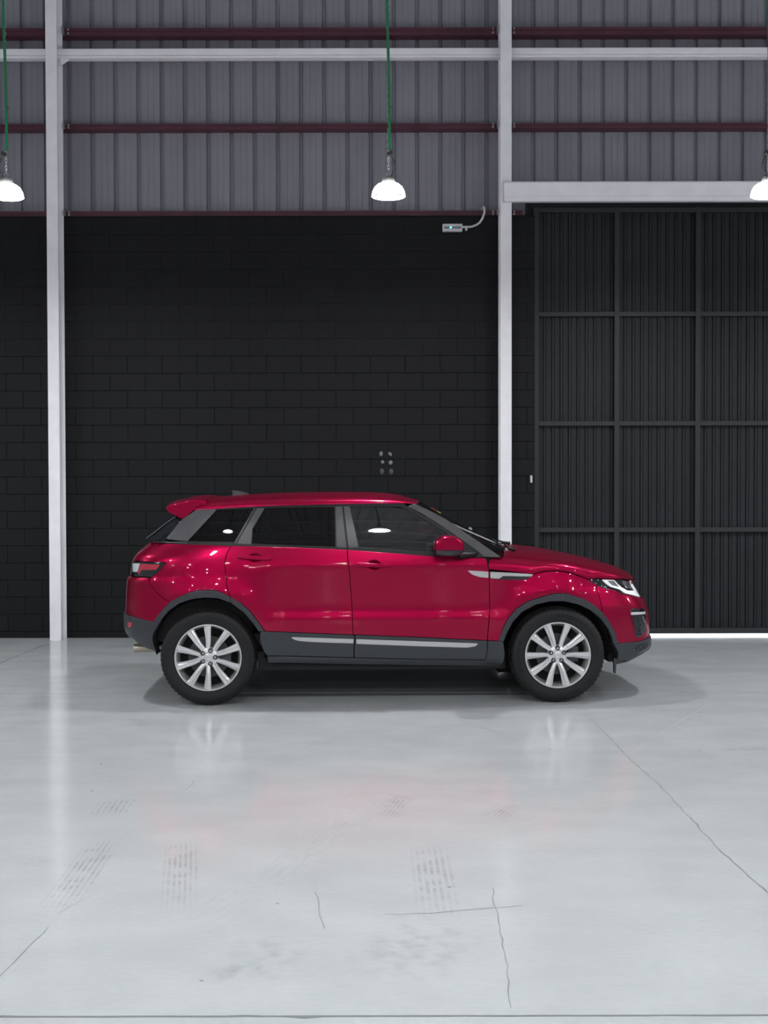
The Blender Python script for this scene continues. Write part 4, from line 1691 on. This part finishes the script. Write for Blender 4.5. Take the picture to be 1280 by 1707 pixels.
sides('pillar_cover', xz([(572.3, 844), (582.5, 844), (598.2, 912.8), (580.4, 914.4)]), GREEN, 'satin_pillar', parents=(fd_near, fd_far), off=0.003, **PL)
A_TOP = [(692, 839.6), (718, 852), (742.5, 865.2), (766, 881), (789, 897), (812, 913), (836, 929.3)]
A_LOW = [(808.5, 928.6), (790.5, 915.3), (773.8, 903.4), (750, 886.5), (727, 870.8), (702, 855.5), (678, 843.6)]
sides('front_pillar', xz(A_TOP + A_LOW), GREEN, 'satin_pillar', car, off=0.003, gap=0.0, thick=0.03)
# black frames round the glass
BK = dict(gap=0.0, thick=0.012, edge=0.0015)
sides('window_rail', xz([(325, 850.3), (364, 847.6), (425, 844.0), (497, 841.5), (570, 839.9), (672.5, 838.8), (679, 843.8), (664, 844.9), (583, 845.1), (441, 847.3), (423, 848), (364, 850)]),
      GREEN, 'black_trim', car, off=0.000, **BK)
sides('front_window_frame', xz([(664, 844.4), (679, 843.4), (727, 870.6), (773.8, 903.2), (809, 928.8), (796, 925), (771, 907), (734, 882), (687, 854.2)]), GREEN, 'black_trim', car, off=0.000, **BK)
sides('belt_seal', xz([(254, 902.5), (313, 902), (392, 903.5), (420, 906), (560, 911.5), (598.5, 912.6), (724, 920), (797, 923.8), (810, 929.5), (724, 928), (672.5, 923.8), (579, 917), (492, 913), (387, 910.5), (310, 907.6), (254, 904)]),
      GREEN, 'black_trim', car, off=0.001, **BK)
sides('door_window_frame', xz([(423.5, 846), (430, 845.5), (396, 907.5), (386, 908.5), (389.5, 904)]), GREEN, 'black_trim', car, off=-0.001, **BK)
sides('mid_pillar', xz([(557, 843.5), (584, 843.5), (599, 914), (559, 914)]), GREEN, 'black_trim', car, off=-0.003, **BK)
sides('window_seal', xz([(424, 846.4), (426, 846.2), (393, 906.2), (390.5, 906)]), GREEN, 'satin_pillar', parents=(rd_near, rd_far), off=0.004, gap=0, thick=0.008, edge=0.001)
sides('bright_seal', xz([(276, 903.6), (313, 904.6), (313, 906.6), (276, 905.4)]), GREEN, 'satin_pillar', car, off=0.006, gap=0, thick=0.008, edge=0.001)
# small fixed pane frame ahead of the mirror
sides('window_bar', xz([(760, 902.5), (798.5, 925.2), (797, 925.8), (757, 902.5)]), GREEN, 'satin_pillar', parents=(fd_near, fd_far), off=0.001, gap=0, thick=0.006, edge=0.0008)
sides('sill_pane', xz([(776, 916), (797, 926), (800, 930), (775, 929)]), GREEN, 'black_trim', parents=(fd_near, fd_far), off=0.002, gap=0, thick=0.006, edge=0.0008)

# painted shoulder between the body side and the foot of the glass
for far in (False, True):
    V, N, F = [], [], []
    pts_ = [XZ(p) for p in ((262, 905), (275, 906), (310, 907), (350, 908.5), (387, 910), (420, 910.8), (492, 913), (579, 916.6), (672, 923.6), (724, 927.6), (806, 930))]
    cur = crv([(x_, 0, z_) for x_, z_ in pts_])
    n_ = 60
    for i in range(n_ + 1):
        x_, _, z_ = cur(i / n_)
        for k_, yy_ in enumerate((body_y(x_, z_ - 0.004) + 0.004, green_y(x_, z_) + 0.010)):
            V.append(Vector((x_, -yy_ if far else yy_, z_ - 0.006 + 0.004 * k_)))
            N.append(Vector((0, 0, 1)))
    for i in range(n_):
        F.append([2 * i, 2 * i + 1, 2 * i + 3, 2 * i + 2])
    mesh_n('shoulder', V, N, F, 'red_paint', car)

# ---------------- windscreen, rear window
ws_e_px = A_TOP
wse = []
for p in ws_e_px:
    x, z = Q(p[0], p[1], green_y)
    wse.append((x, green_y(x, z), z + 0.002))
ws_e = crv(wse)
wsc = []
for p in [(703, 838), (745.6, 862.8), (789, 885.8), (839, 911.5)]:
    x, z = P(p[0], p[1], 0.0)
    wsc.append((x, 0, z))
ws_c = crv(wsc)


def screen(u, v, k0=1.0):
    e, c_ = ws_e(u), ws_c(u)
    q = 2 * v - 1
    s_ = abs(q)
    f = s_ ** 2.6
    return Vector((c_[0] + (e[0] - c_[0]) * f, math.copysign(abs(e[1]) * s_, q), c_[2] + (e[2] - c_[2]) * f))


wsc_o = loft('windscreen', screen, 24, 40, 'screen_glass', car)


def band(u, v):
    p = screen(0.0 + u * 0.20, v)
    return p + Vector((-0.002, 0, -0.003))


loft('tint_band', band, 6, 40, 'privacy_glass', wsc_o)
# inspection sticker inside the top of the screen
def stick(u0, u1):
    return lambda u, v: screen(u0 + (u1 - u0) * u, 0.175 + 0.055 * v) + Vector((0.002, -0.001, 0.003))


loft('sticker', stick(0.10, 0.165), 2, 2, 'sticker_red', wsc_o)
loft('sticker', stick(0.165, 0.215), 2, 2, 'sticker_yellow', wsc_o)
# dashboard reflection strip is the far pillar seen through the screen: inner pillar covers
for s_ in (-1, 1):
    pts_ = []
    for i in range(9):
        e = ws_e(i / 8)
        pts_.append((e[0] - 0.015, s_ * (abs(e[1]) - 0.035), e[2] - 0.03))
    MB().tube(pts_, 0.022, 8).build('inner_pillar', 'interior_grey', car, 60)
# cowl and wipers
wx, wz = wsc[-1][0], wsc[-1][2]
hx = hcen[0][0]


def cowl(u, v):
    q = 2 * v - 1
    a = screen(1.0, v) + Vector((-0.03, 0, -0.012))
    b = hood(0.02 + 0.10 * (1 - abs(q) ** 2) * 0.5, v)
    b = Vector((b.x + 0.10, b.y, b.z - 0.02))
    return a.lerp(b, u)


loft('cowl', cowl, 4, 24, 'core_black', car)
wp = MB()
for (y0, y1, dz) in ((-0.62, 0.02, 0.0), (0.05, 0.62, 0.0)):
    a = screen(0.985, 0.5 + y0 / 1.7) + Vector((0.02, 0, 0.03))
    b = screen(0.90, 0.5 + y1 / 1.7) + Vector((0.02, 0, 0.02))
    w_ = MB().tube([a, a.lerp(b, 0.5) + Vector((0, 0, 0.012)), b], [0.009, 0.007, 0.005], 6)
    c_ = screen(0.86, 0.5 + (y1 - 0.02) / 1.7) + Vector((0.012, 0, 0.012))
    d_ = screen(0.96, 0.5 + (y0 - 0.08) / 1.7) + Vector((0.012, 0, 0.012))
    w_.tube([c_, d_], 0.006, 6)
    a2 = a + Vector((0.05, -0.02, -0.01))
    w_.tube([a2, a], [0.016, 0.012], 8)
    w_.build('wiper', 'black_trim', car, 50)

re_px = [(304, 864), (290, 874), (272, 888.5), (253.5, 903)]
rge = []
for p in re_px:
    x, z = Q(p[0], p[1], green_y)
    rge.append((x, green_y(x, z), z))
# outer edge by the quarter pillar, slid in to the corner
rg_e = crv([(XZ(p)[0], green_y(*XZ(p)) + 0.01, XZ(p)[1]) for p in ((314, 860), (300, 872), (287, 886), (275, 902))])
rg_c = crv([(x - 0.10, 0, z + 0.02) for x, y, z in rge])


def rear_screen(u, v):
    e, c_ = rg_e(u), rg_c(u)
    q = 2 * v - 1
    s_ = abs(q)
    f = s_ ** 6
    return Vector((c_[0] + (e[0] - c_[0]) * f, math.copysign(abs(e[1]) * s_ ** 0.8, q), c_[2] + (e[2] - c_[2]) * f))


loft('rear_window', rear_screen, 12, 48, 'black_gloss', car)

# ---------------- door handles
def handle(px, py, parent, far, s_=1):
    pts = [(-28.5, -3), (-24, -4.2), (28, -0.6), (29.5, 1.4), (26, 4.2), (8, 4.0), (-10, 3.0), (-27, 1.6)]
    p = [TZ((px + a * s_, py + b)) for a, b in pts]
    p = smooth_poly(p, (), 2)
    cup = [TZ((px + 1.5 * s_ + 12.6 * math.cos(a), py + 9.5 * math.sin(a))) for a in (2 * PI * k / 36 for k in range(36))]
    h = skin('door_handle', p, BODY, 'red_paint', parent, off=0.030, gap=0, thick=0.020, edge=0.006, far=far, grid=0.02)
    skin('handle_stay', [TZ((px + a * s_, py + b)) for a, b in ((-27, -1.5), (-20, -1.5), (-20, 1.5), (-27, 1.5))], BODY, 'red_paint', h, off=0.016, gap=0, thick=0.02, edge=0.001, far=far)
    skin('handle_stay', [TZ((px + a * s_, py + b)) for a, b in ((20, -0.5), (27, -0.5), (27, 3), (20, 3))], BODY, 'red_paint', h, off=0.016, gap=0, thick=0.02, edge=0.001, far=far)
    # scooped finger recess: shallow bowl lip
    V, N, F = [], [], []
    cc = TZ((px + 1.5 * s_, py))
    seg, rings = 36, [(1.0, 0.0018), (0.92, 0.0022), (0.80, 0.0012), (0.5, 0.0008), (0.0, 0.0006)]
    rim_ = [(q_[0] - cc[0], q_[1] - cc[1]) for q_ in cup]
    tilt = [0.0, 0.35, 0.75, 0.55, 0.0]
    for (r_, o_), tl in zip(rings, tilt):
        for k in range(seg):
            u, w = cc[0] + rim_[k][0] * r_, cc[1] + rim_[k][1] * r_
            b_ = BODY(u, w)
            n0 = Vector((0, -1, 0))
            V.append(b_ + n0 * o_)
            ang = Vector((rim_[k][0], 0, rim_[k][1])).normalized()
            # the bowl turns inward: light and shade as in a scoop
            N.append((n0 - ang * tl).normalized())
    for i in range(len(rings) - 1):
        for k in range(seg):
            F.append([i * seg + k, i * seg + (k + 1) % seg, (i + 1) * seg + (k + 1) % seg, (i + 1) * seg + k])
    if far:
        V = [Vector((p_.x, -p_.y, p_.z)) for p_ in V]
        N = [Vector((p_.x, -p_.y, p_.z)) for p_ in N]
    mesh_n('handle_recess', V, N, F, 'red_paint', h)


for far in (False, True):
    handle(423.5, 930.2, rd_far if far else rd_near, far)
    handle(622, 942.0, fd_far if far else fd_near, far)

# ---------------- mirrors
def mirror(far):
    s_ = -1 if not far else 1
    yc = 1.02
    pts = [(-25, 8), (-25.5, 0), (-25, -7), (-19, -13.5), (-12.5, -18.2), (-5, -19.2), (5, -18.8), (13, -16.5), (22, -9.5), (25, -4), (24.8, 2), (24, 9), (19, 14.5), (6, 17.5), (-8, 17.3), (-20, 15.5), (-24.5, 12)]
    cxp, cyp = 748, 911
    m0 = [P(cxp + a, cyp + b, -yc) for a, b in pts]
    ctr = P(cxp, cyp, -yc)
    lx_ = lambda q: q[0] - ctr[0]

    def shell(zlo, zhi, name, matn, parent, swell=1.0):
        prof = smooth_poly([(q[0] - ctr[0], q[1] - ctr[1]) for q in m0], (), 2)
        rings = [(0.80, -0.105), (0.93, -0.092), (0.985, -0.065), (1.0, -0.02), (1.0, 0.03), (0.97, 0.07), (0.88, 0.11), (0.70, 0.125)]
        V, F = [], []
        n = len(prof)
        for r_, dy in rings:
            for (a, b) in prof:
                V.append(Vector((a * r_ * swell + 0.02 * (1 - r_), dy * swell * (-s_) * -1 if False else dy * (1 if not far else -1) * swell, b * r_ * swell)))
        for i in range(len(rings) - 1):
            for k in range(n):
                F.append((i * n + k, i * n + (k + 1) % n, (i + 1) * n + (k + 1) % n, (i + 1) * n + k))
        F.append(tuple(range(n)))
        F.append(tuple((len(rings) - 1) * n + k for k in range(n)))
        bm = bmesh.new()
        bv = [bm.verts.new(v) for v in V]
        for f in F:
            bm.faces.new([bv[i] for i in f])
        for zc, inner in ((zlo, True), (zhi, False)):
            if zc is None:
                continue
            bmesh.ops.bisect_plane(bm, geom=list(bm.verts) + list(bm.edges) + list(bm.faces), plane_co=(0, 0, zc), plane_no=(0, 0, 1),
                                   clear_inner=inner, clear_outer=not inner)
            be = [e for e in bm.edges if len(e.link_faces) == 1]
            bmesh.ops.holes_fill(bm, edges=be, sides=0)
        o_ = MB().from_bm(bm).build(name, matn, parent, 40)
        return o_
    root = shell(-0.022, None, 'door_mirror', 'red_paint', car)
    root.location = (ctr[0], s_ * yc, ctr[1])
    shell(None, -0.024, 'mirror_base', 'black_gloss', root, 0.985)
    # glass on the rear side
    g = MB().add([(-0.105, -0.085, -0.055), (-0.105, 0.085, -0.055), (-0.100, 0.085, 0.055), (-0.100, -0.085, 0.055)], [(0, 1, 2, 3)])
    # stalk to the door
    a, b = P(800, 921.5, -0.9), P(768, 928, -1.0)
    st = MB().tube([(b[0] - ctr[0] - 0.02, 0.02 * (-s_), b[1] - ctr[1] + 0.01), (a[0] - ctr[0] - 0.05, -s_ * 0.10, a[1] - ctr[1] - 0.01),
                    (a[0] - ctr[0] - 0.02, -s_ * 0.17, a[1] - ctr[1])], [0.030, 0.024, 0.026], 10)
    st.build('mirror_stalk', 'black_trim', root, 50)
    gl = MB().box(-0.112, -0.106, -0.07, 0.07, -0.05, 0.05, 0.002).build('mirror_glass', 'lamp_chrome', root)
    gl.location = (0.035, 0, 0)
    return root


mirror(False)
mirror(True)

# ---------------- dark core behind the panels, wheel wells, floor pan
core = MB()
zc0, zc1 = 0.40, 1.12
tsn = np.linspace(-TMAX_R, TMAX_F, 150)
vs_, fs = [], []
zs = np.linspace(zc0, zc1, 14)
for s_ in (1, -1):
    grid_ = []
    for t in tsn:
        for z in zs:
            p = BODY(float(t), float(z))
            grid_.append(Vector((p.x * 0.975, p.y * 0.968 * s_, z)))
    o0 = len(vs_)
    vs_ += grid_
    nz_ = len(zs)
    for i in range(len(tsn) - 1):
        for j in range(nz_ - 1):
            cpt = (grid_[i * nz_ + j] + grid_[(i + 1) * nz_ + j + 1]) / 2
            if cpt.x > 0.70 and cpt.z > 0.90:
                continue
            if min(math.hypot(cpt.x - wxx, cpt.z - 0.39) for wxx in (-WHEEL_X, WHEEL_X)) < 0.47 and cpt.z < 0.86:
                continue
            a = o0 + i * nz_ + j
            fs.append((a, a + 1, a + nz_ + 1, a + nz_))
core.add(vs_, fs)
core.build('inner_body', 'core_black', car)
fp = MB()
fp.box(-0.96, 0.93, -0.86, 0.86, 0.26, 0.40)
fp.box(-0.95, -1.78, -0.50, 0.50, 0.36, 0.46)
fp.box(0.95, 1.82, -0.50, 0.50, 0.27, 0.42)
fp.box(1.765, 1.90, -0.70, 0.70, 0.28, 0.50)
fp.box(-1.765, -1.83, -0.68, 0.68, 0.44, 0.62)
fp.box(0.93, 1.60, -0.46, 0.46, 0.165, 0.30)
fp.box(0.80, 1.80, -0.50, 0.50, 0.40, 0.88)
fp.box(-0.95, -1.80, -0.50, 0.50, 0.42, 0.95)
fp.build('floor_pan', 'core_black', car)
for wx_ in (-WHEEL_X, WHEEL_X):
    for s_ in (-1, 1):
        m = MB()
        V_, F_ = [], []
        n = 28
        for k in range(n + 1):
            a = R(-4) + R(188) * k / n
            xx = wx_ + 0.425 * math.cos(a)
            zz_ = 0.385 + 0.425 * math.sin(a)
            for yy in (-body_y(xx, max(zz_, 0.36)) - 0.030, 0.52):
                V_.append((wx_ + 0.425 * math.cos(a), s_ * yy, 0.385 + 0.425 * math.sin(a)))
        for k in range(n):
            F_.append((2 * k, 2 * k + 1, 2 * k + 3, 2 * k + 2))
        V_.append((wx_, s_ * 0.52, 0.385))
        for k in range(n):
            F_.append((2 * k + 1, 2 * k + 3, len(V_) - 1))
        m.add(V_, F_).build('wheel_liner', 'core_black', car)

# ---------------- cabin
MB().box(0.55, 0.98, -0.74, 0.74, 0.80, 1.12, 0.06).build('dashboard', 'interior_black', car, 40)
dsh = MB().box(0.42, 0.62, 0.16, 0.58, 1.02, 1.16, 0.05).build('instrument_binnacle', 'interior_black', car, 40)
swx, swz = P(776, 905, 0.36)
sw = MB().torus((0, 0, 0), 0.185, 0.016, 'x', 40, 8)
sw.box(-0.012, 0.012, -0.18, 0.18, -0.02, 0.02, 0.008)
sw.box(-0.012, 0.012, -0.02, 0.02, -0.18, 0.0, 0.008)
sw.lathe([(0.0, -0.02), (0.05, -0.015), (0.06, 0.01), (0.0, 0.02)], 'x', 20)
swo = sw.build('steering_wheel', 'wheel_grey', car, 50)
swo.location = (swx - 0.03, 0.36, swz - 0.05)
swo.rotation_euler = (0, R(22), 0)


def seat(x, y, wide=0.50):
    m = MB()
    m.box(x - 0.28, x + 0.26, y - wide / 2, y + wide / 2, 0.52, 0.70, 0.05)
    st = m.build('seat', 'interior_black', car, 40)
    b = MB()
    b.prism([(x - 0.24, 0.64), (x - 0.40, 0.98), (x - 0.48, 1.24), (x - 0.39, 1.25), (x - 0.27, 0.98), (x - 0.12, 0.68)], 'y', y - wide / 2, y + wide / 2)
    b.build('seat_back', 'interior_black', st, 40)
    hd = MB().box(x - 0.52, x - 0.41, y - 0.13, y + 0.13, 1.27, 1.43, 0.04)
    hd.build('head_restraint', 'interior_black', st, 40)


seat(0.18, -0.36)
seat(0.18, 0.36)
seat(-0.72, 0.0, 1.24)
MB().box(-1.0, 0.9, -0.72, 0.72, 0.40, 0.52).build('cabin_floor', 'interior_black', car)
MB().box(-1.75, -1.0, -0.68, 0.68, 0.45, 1.10, 0.04).build('parcel_shelf', 'interior_black', car, 40)
for s_ in (-1, 1):
    MB().box(-0.95, 0.85, s_ * 0.80, s_ * 0.86, 0.45, 1.12, 0.02).build('door_lining', 'interior_black', car, 40)
    MB().box(-0.42, -0.30, s_ * 0.62, s_ * 0.68, 1.10, 1.44, 0.02).build('belt_pillar', 'interior_black', car, 40)
rl_ = MB()
vv = []


def liner(u, v):
    p = roof(0.02 + 0.94 * u, 0.06 + 0.88 * v)
    return p + Vector((0, 0, -0.045))


loft('headliner', liner, 10, 16, 'interior_grey', car)

# ---------------- wheels
TYRE_R, TYRE_W, RIM_R = 0.365, 0.235, 0.252
SEG = 180


def tyre_mesh():
    h = TYRE_W / 2
    prof = [(RIM_R - 0.006, -h + 0.030), (RIM_R + 0.001, -h + 0.014), (RIM_R + 0.006, -h + 0.012), (RIM_R + 0.010, -h + 0.007), (RIM_R + 0.025, -h + 0.003), (0.300, -h), (0.317, -h + 0.001), (0.3175, -h + 0.0025), (0.336, -h + 0.006),
            (0.346, -h + 0.012), (0.354, -h + 0.020), (0.3600, -h + 0.031), (0.3632, -h + 0.045), (0.3645, -h + 0.058), (0.3655, -h + 0.066), (0.357, -h + 0.067), (0.357, -h + 0.074), (0.3655, -h + 0.075),
            (0.3655, -0.012), (0.357, -0.010), (0.357, 0.010), (0.3655, 0.012), (0.3655, h - 0.075), (0.357, h - 0.074), (0.357, h - 0.067), (0.3655, h - 0.066), (0.3632, h - 0.045),
            (0.354, h - 0.020), (0.336, h - 0.006), (0.300, h), (RIM_R + 0.010, h - 0.007), (RIM_R - 0.006, h - 0.03)]
    m = MB().lathe(prof, 'y', SEG)
    # shoulder sipes: sink every third pair of shoulder points
    for i, (r_, y_) in enumerate(prof):
        if 10 <= i <= 14 or 25 <= i <= 27:
            for k in range(SEG):
                if k % 3 == 0:
                    j = i * SEG + k
                    x, y, z = m.v[j]
                    q = (r_ - 0.0055) / r_
                    m.v[j] = (x * q, y + (0.002 if y_ < 0 else -0.002), z * q)
    return m


def spoke_mesh():
    """one arm of a twin spoke, running up +z and to the +x side of its pair's centre line"""
    path = [(0.040, 0.0115, 0.030, -0.078), (0.060, 0.0160, 0.033, -0.083), (0.078, 0.0225, 0.035, -0.087), (0.098, 0.0310, 0.037, -0.091), (0.125, 0.0405, 0.040, -0.0955), (0.16, 0.0500, 0.044, -0.0995), (0.20, 0.0605, 0.050, -0.1025), (0.228, 0.0685, 0.055, -0.103), (0.2445, 0.0735, 0.060, -0.1015)]
    V, F = [], []
    n = 9
    for (z, x, w, y) in path:
        # cross-section: outer side wall, outer bevel, flat face, step down to the inner ledge, inner side wall
        h = w / 2
        sec_ = [(h * 0.75, 0.050), (h * 0.98, 0.012), (h * 0.86, 0.003), (h * 0.70, 0.0), (-h * 0.16, 0.0), (-h * 0.30, 0.010), (-h * 0.62, 0.014), (-h * 0.95, 0.024), (-h * 0.75, 0.050)]
        for (dx, dy) in sec_:
            V.append((x + dx * 1.12, y + dy, z - 0.18 * dx))
    for i in range(len(path) - 1):
        for k in range(n - 1):
            F.append((i * n + k, i * n + k + 1, (i + 1) * n + k + 1, (i + 1) * n + k))
    F.append(tuple(range(n)))
    F.append(tuple((len(path) - 1) * n + k for k in range(n)))
    return MB().add(V, F)


def make_wheel(loc, turn, far, letters):
    rim = MB().lathe([(0.2535, -0.098), (0.2545, -0.102), (0.2520, -0.1055), (0.247, -0.106), (0.243, -0.103), (0.2385, -0.096), (0.2345, -0.080), (0.226, -0.05), (0.221, 0.004), (0.228, 0.004), (0.232, -0.04), (0.240, -0.085)], 'y', 96)
    rim = rim.build('wheel', 'alloy', car, 35)
    rim.location = loc
    rim.rotation_euler = (0, 0, PI if far else 0)
    tyre_mesh().build('tyre', 'tyre_rubber', rim, 28)
    MB().lathe([(0.2205, 0.018), (0.221, -0.045), (0.2255, -0.055), (0.2255, -0.05), (0.222, 0.018)], 'y', 64).build('rim_barrel', 'alloy_inner', rim, 40)
    MB().lathe([(0.221, 0.006), (0.222, 0.10), (0.245, 0.112), (0.2535, 0.105), (0.240, 0.098), (0.228, 0.05), (0.229, 0.006)], 'y', 48).build('rim_back', 'core_black', rim, 40)
    MB().lathe([(0.0, 0.005), (0.226, 0.005), (0.226, 0.012), (0.0, 0.012)], 'y', 48).build('brake_backplate', 'core_black', rim)
    dsc = MB().lathe([(0.06, -0.030), (0.158, -0.030), (0.158, -0.016), (0.06, -0.016), (0.07, -0.045), (0.05, -0.046)], 'y', 48).build('brake_disc', 'disc_steel', rim, 30)
    cal = MB().box(0.09, 0.17, -0.045, 0.0, -0.06, 0.06, 0.012).build('brake_caliper', 'disc_steel', rim, 40)
    hub = MB().lathe([(0.0, -0.084), (0.035, -0.085), (0.058, -0.083), (0.070, -0.078), (0.076, -0.060), (0.076, -0.02), (0.0, -0.02)], 'y', 40).build('hub', 'alloy', rim, 35)
    MB().lathe([(0.0, -0.0905), (0.020, -0.0900), (0.028, -0.0880), (0.0305, -0.0850), (0.0305, -0.08)], 'y', 32).build('centre_cap', 'alloy', rim, 50)
    cap_mark = MB().torus((0, -0.0895, 0), 0.0145, 0.0012, 'y', 24, 4, 1.35, 0.8).build('cap_emblem', 'bolt_steel', rim)
    sp = spoke_mesh()
    me_a = sp.build('spoke', 'alloy', rim, 30)
    sp2 = MB()
    sp2.v = [(-x, y, z) for x, y, z in sp.v]
    sp2.f = sp.f
    me_b = sp2.build('spoke', 'alloy', rim, 30)
    nutm = MB().lathe([(0.0, -0.090), (0.007, -0.0895), (0.0095, -0.086), (0.0105, -0.078), (0.0105, -0.06)], 'y', 6)
    nut = nutm.build('wheel_nut', 'bolt_steel', rim, 20)
    ringm = MB().lathe([(0.0112, -0.0875), (0.0175, -0.0885), (0.0180, -0.075), (0.0112, -0.075)], 'y', 20, closed=True)
    sock = ringm.build('nut_seat', 'core_black', rim, 30)
    for k in range(5):
        a = R(turn + 36 + 72 * k)            # centre of a spoke pair, clockwise from the top
        for j, src in enumerate((me_a, me_b)):
            o_ = src if k == 0 else instance(src, rim)
            o_.rotation_euler = (0, a, 0)
        b = R(turn + 72 * k)
        for src in (nut, sock):
            o_ = src if k == 0 else instance(src, rim)
            o_.location = (0.052 * math.sin(b), 0, 0.052 * math.cos(b))
    if letters:
        def arc_text(txt, a0, a1, r_, size):
            lm = MB()
            n = len(txt)
            for i, ch in enumerate(txt):
                cu = bpy.data.curves.new('glyph', 'FONT')
                cu.body = ch
                cu.size = size
                cu.extrude = 0.0006
                cu.resolution_u = 3
                cu.align_x = 'CENTER'
                ob = bpy.data.objects.new('glyph', cu)
                COL.objects.link(ob)
                bpy.context.view_layer.update()
                me = ob.evaluated_get(bpy.context.evaluated_depsgraph_get()).to_mesh()
                a = R(a0 + (a1 - a0) * (i + 0.5) / n)
                sx = 1.35
                er = Vector((math.sin(a), 0, math.cos(a)))
                et = Vector((math.cos(a), 0, -math.sin(a)))
                vv_ = [er * (r_ + v.co.y) + et * (v.co.x * sx) + Vector((0, -TYRE_W / 2 - 0.0006 - v.co.z + (0.0028 if r_ + v.co.y > 0.3175 else 0.0), 0)) for v in me.vertices]
                lm.add(vv_, [tuple(p.vertices) for p in me.polygons])
                ob.to_mesh_clear()
                bpy.data.objects.remove(ob)
                bpy.data.curves.remove(cu)
            lm.build('lettering', 'tyre_lettering', rim)
        arc_text('RXQUEST', -4, 46, 0.294, 0.034)
        arc_text('SU01', 49, 66, 0.296, 0.020)
        arc_text('ROADX', -116, -68, 0.294, 0.034)
        arc_text('235/60R18', 118, 178, 0.296, 0.028)
    for rr_ in (0.284,):
        pass
    return rim


WY = 0.812
make_wheel((-WHEEL_X, -WY, WHEEL_R), 18, False, False)
make_wheel((WHEEL_X, -WY, WHEEL_R), 0, False, True)
make_wheel((-WHEEL_X, WY, WHEEL_R), 31, True, False)
make_wheel((WHEEL_X, WY, WHEEL_R), 50, True, False)
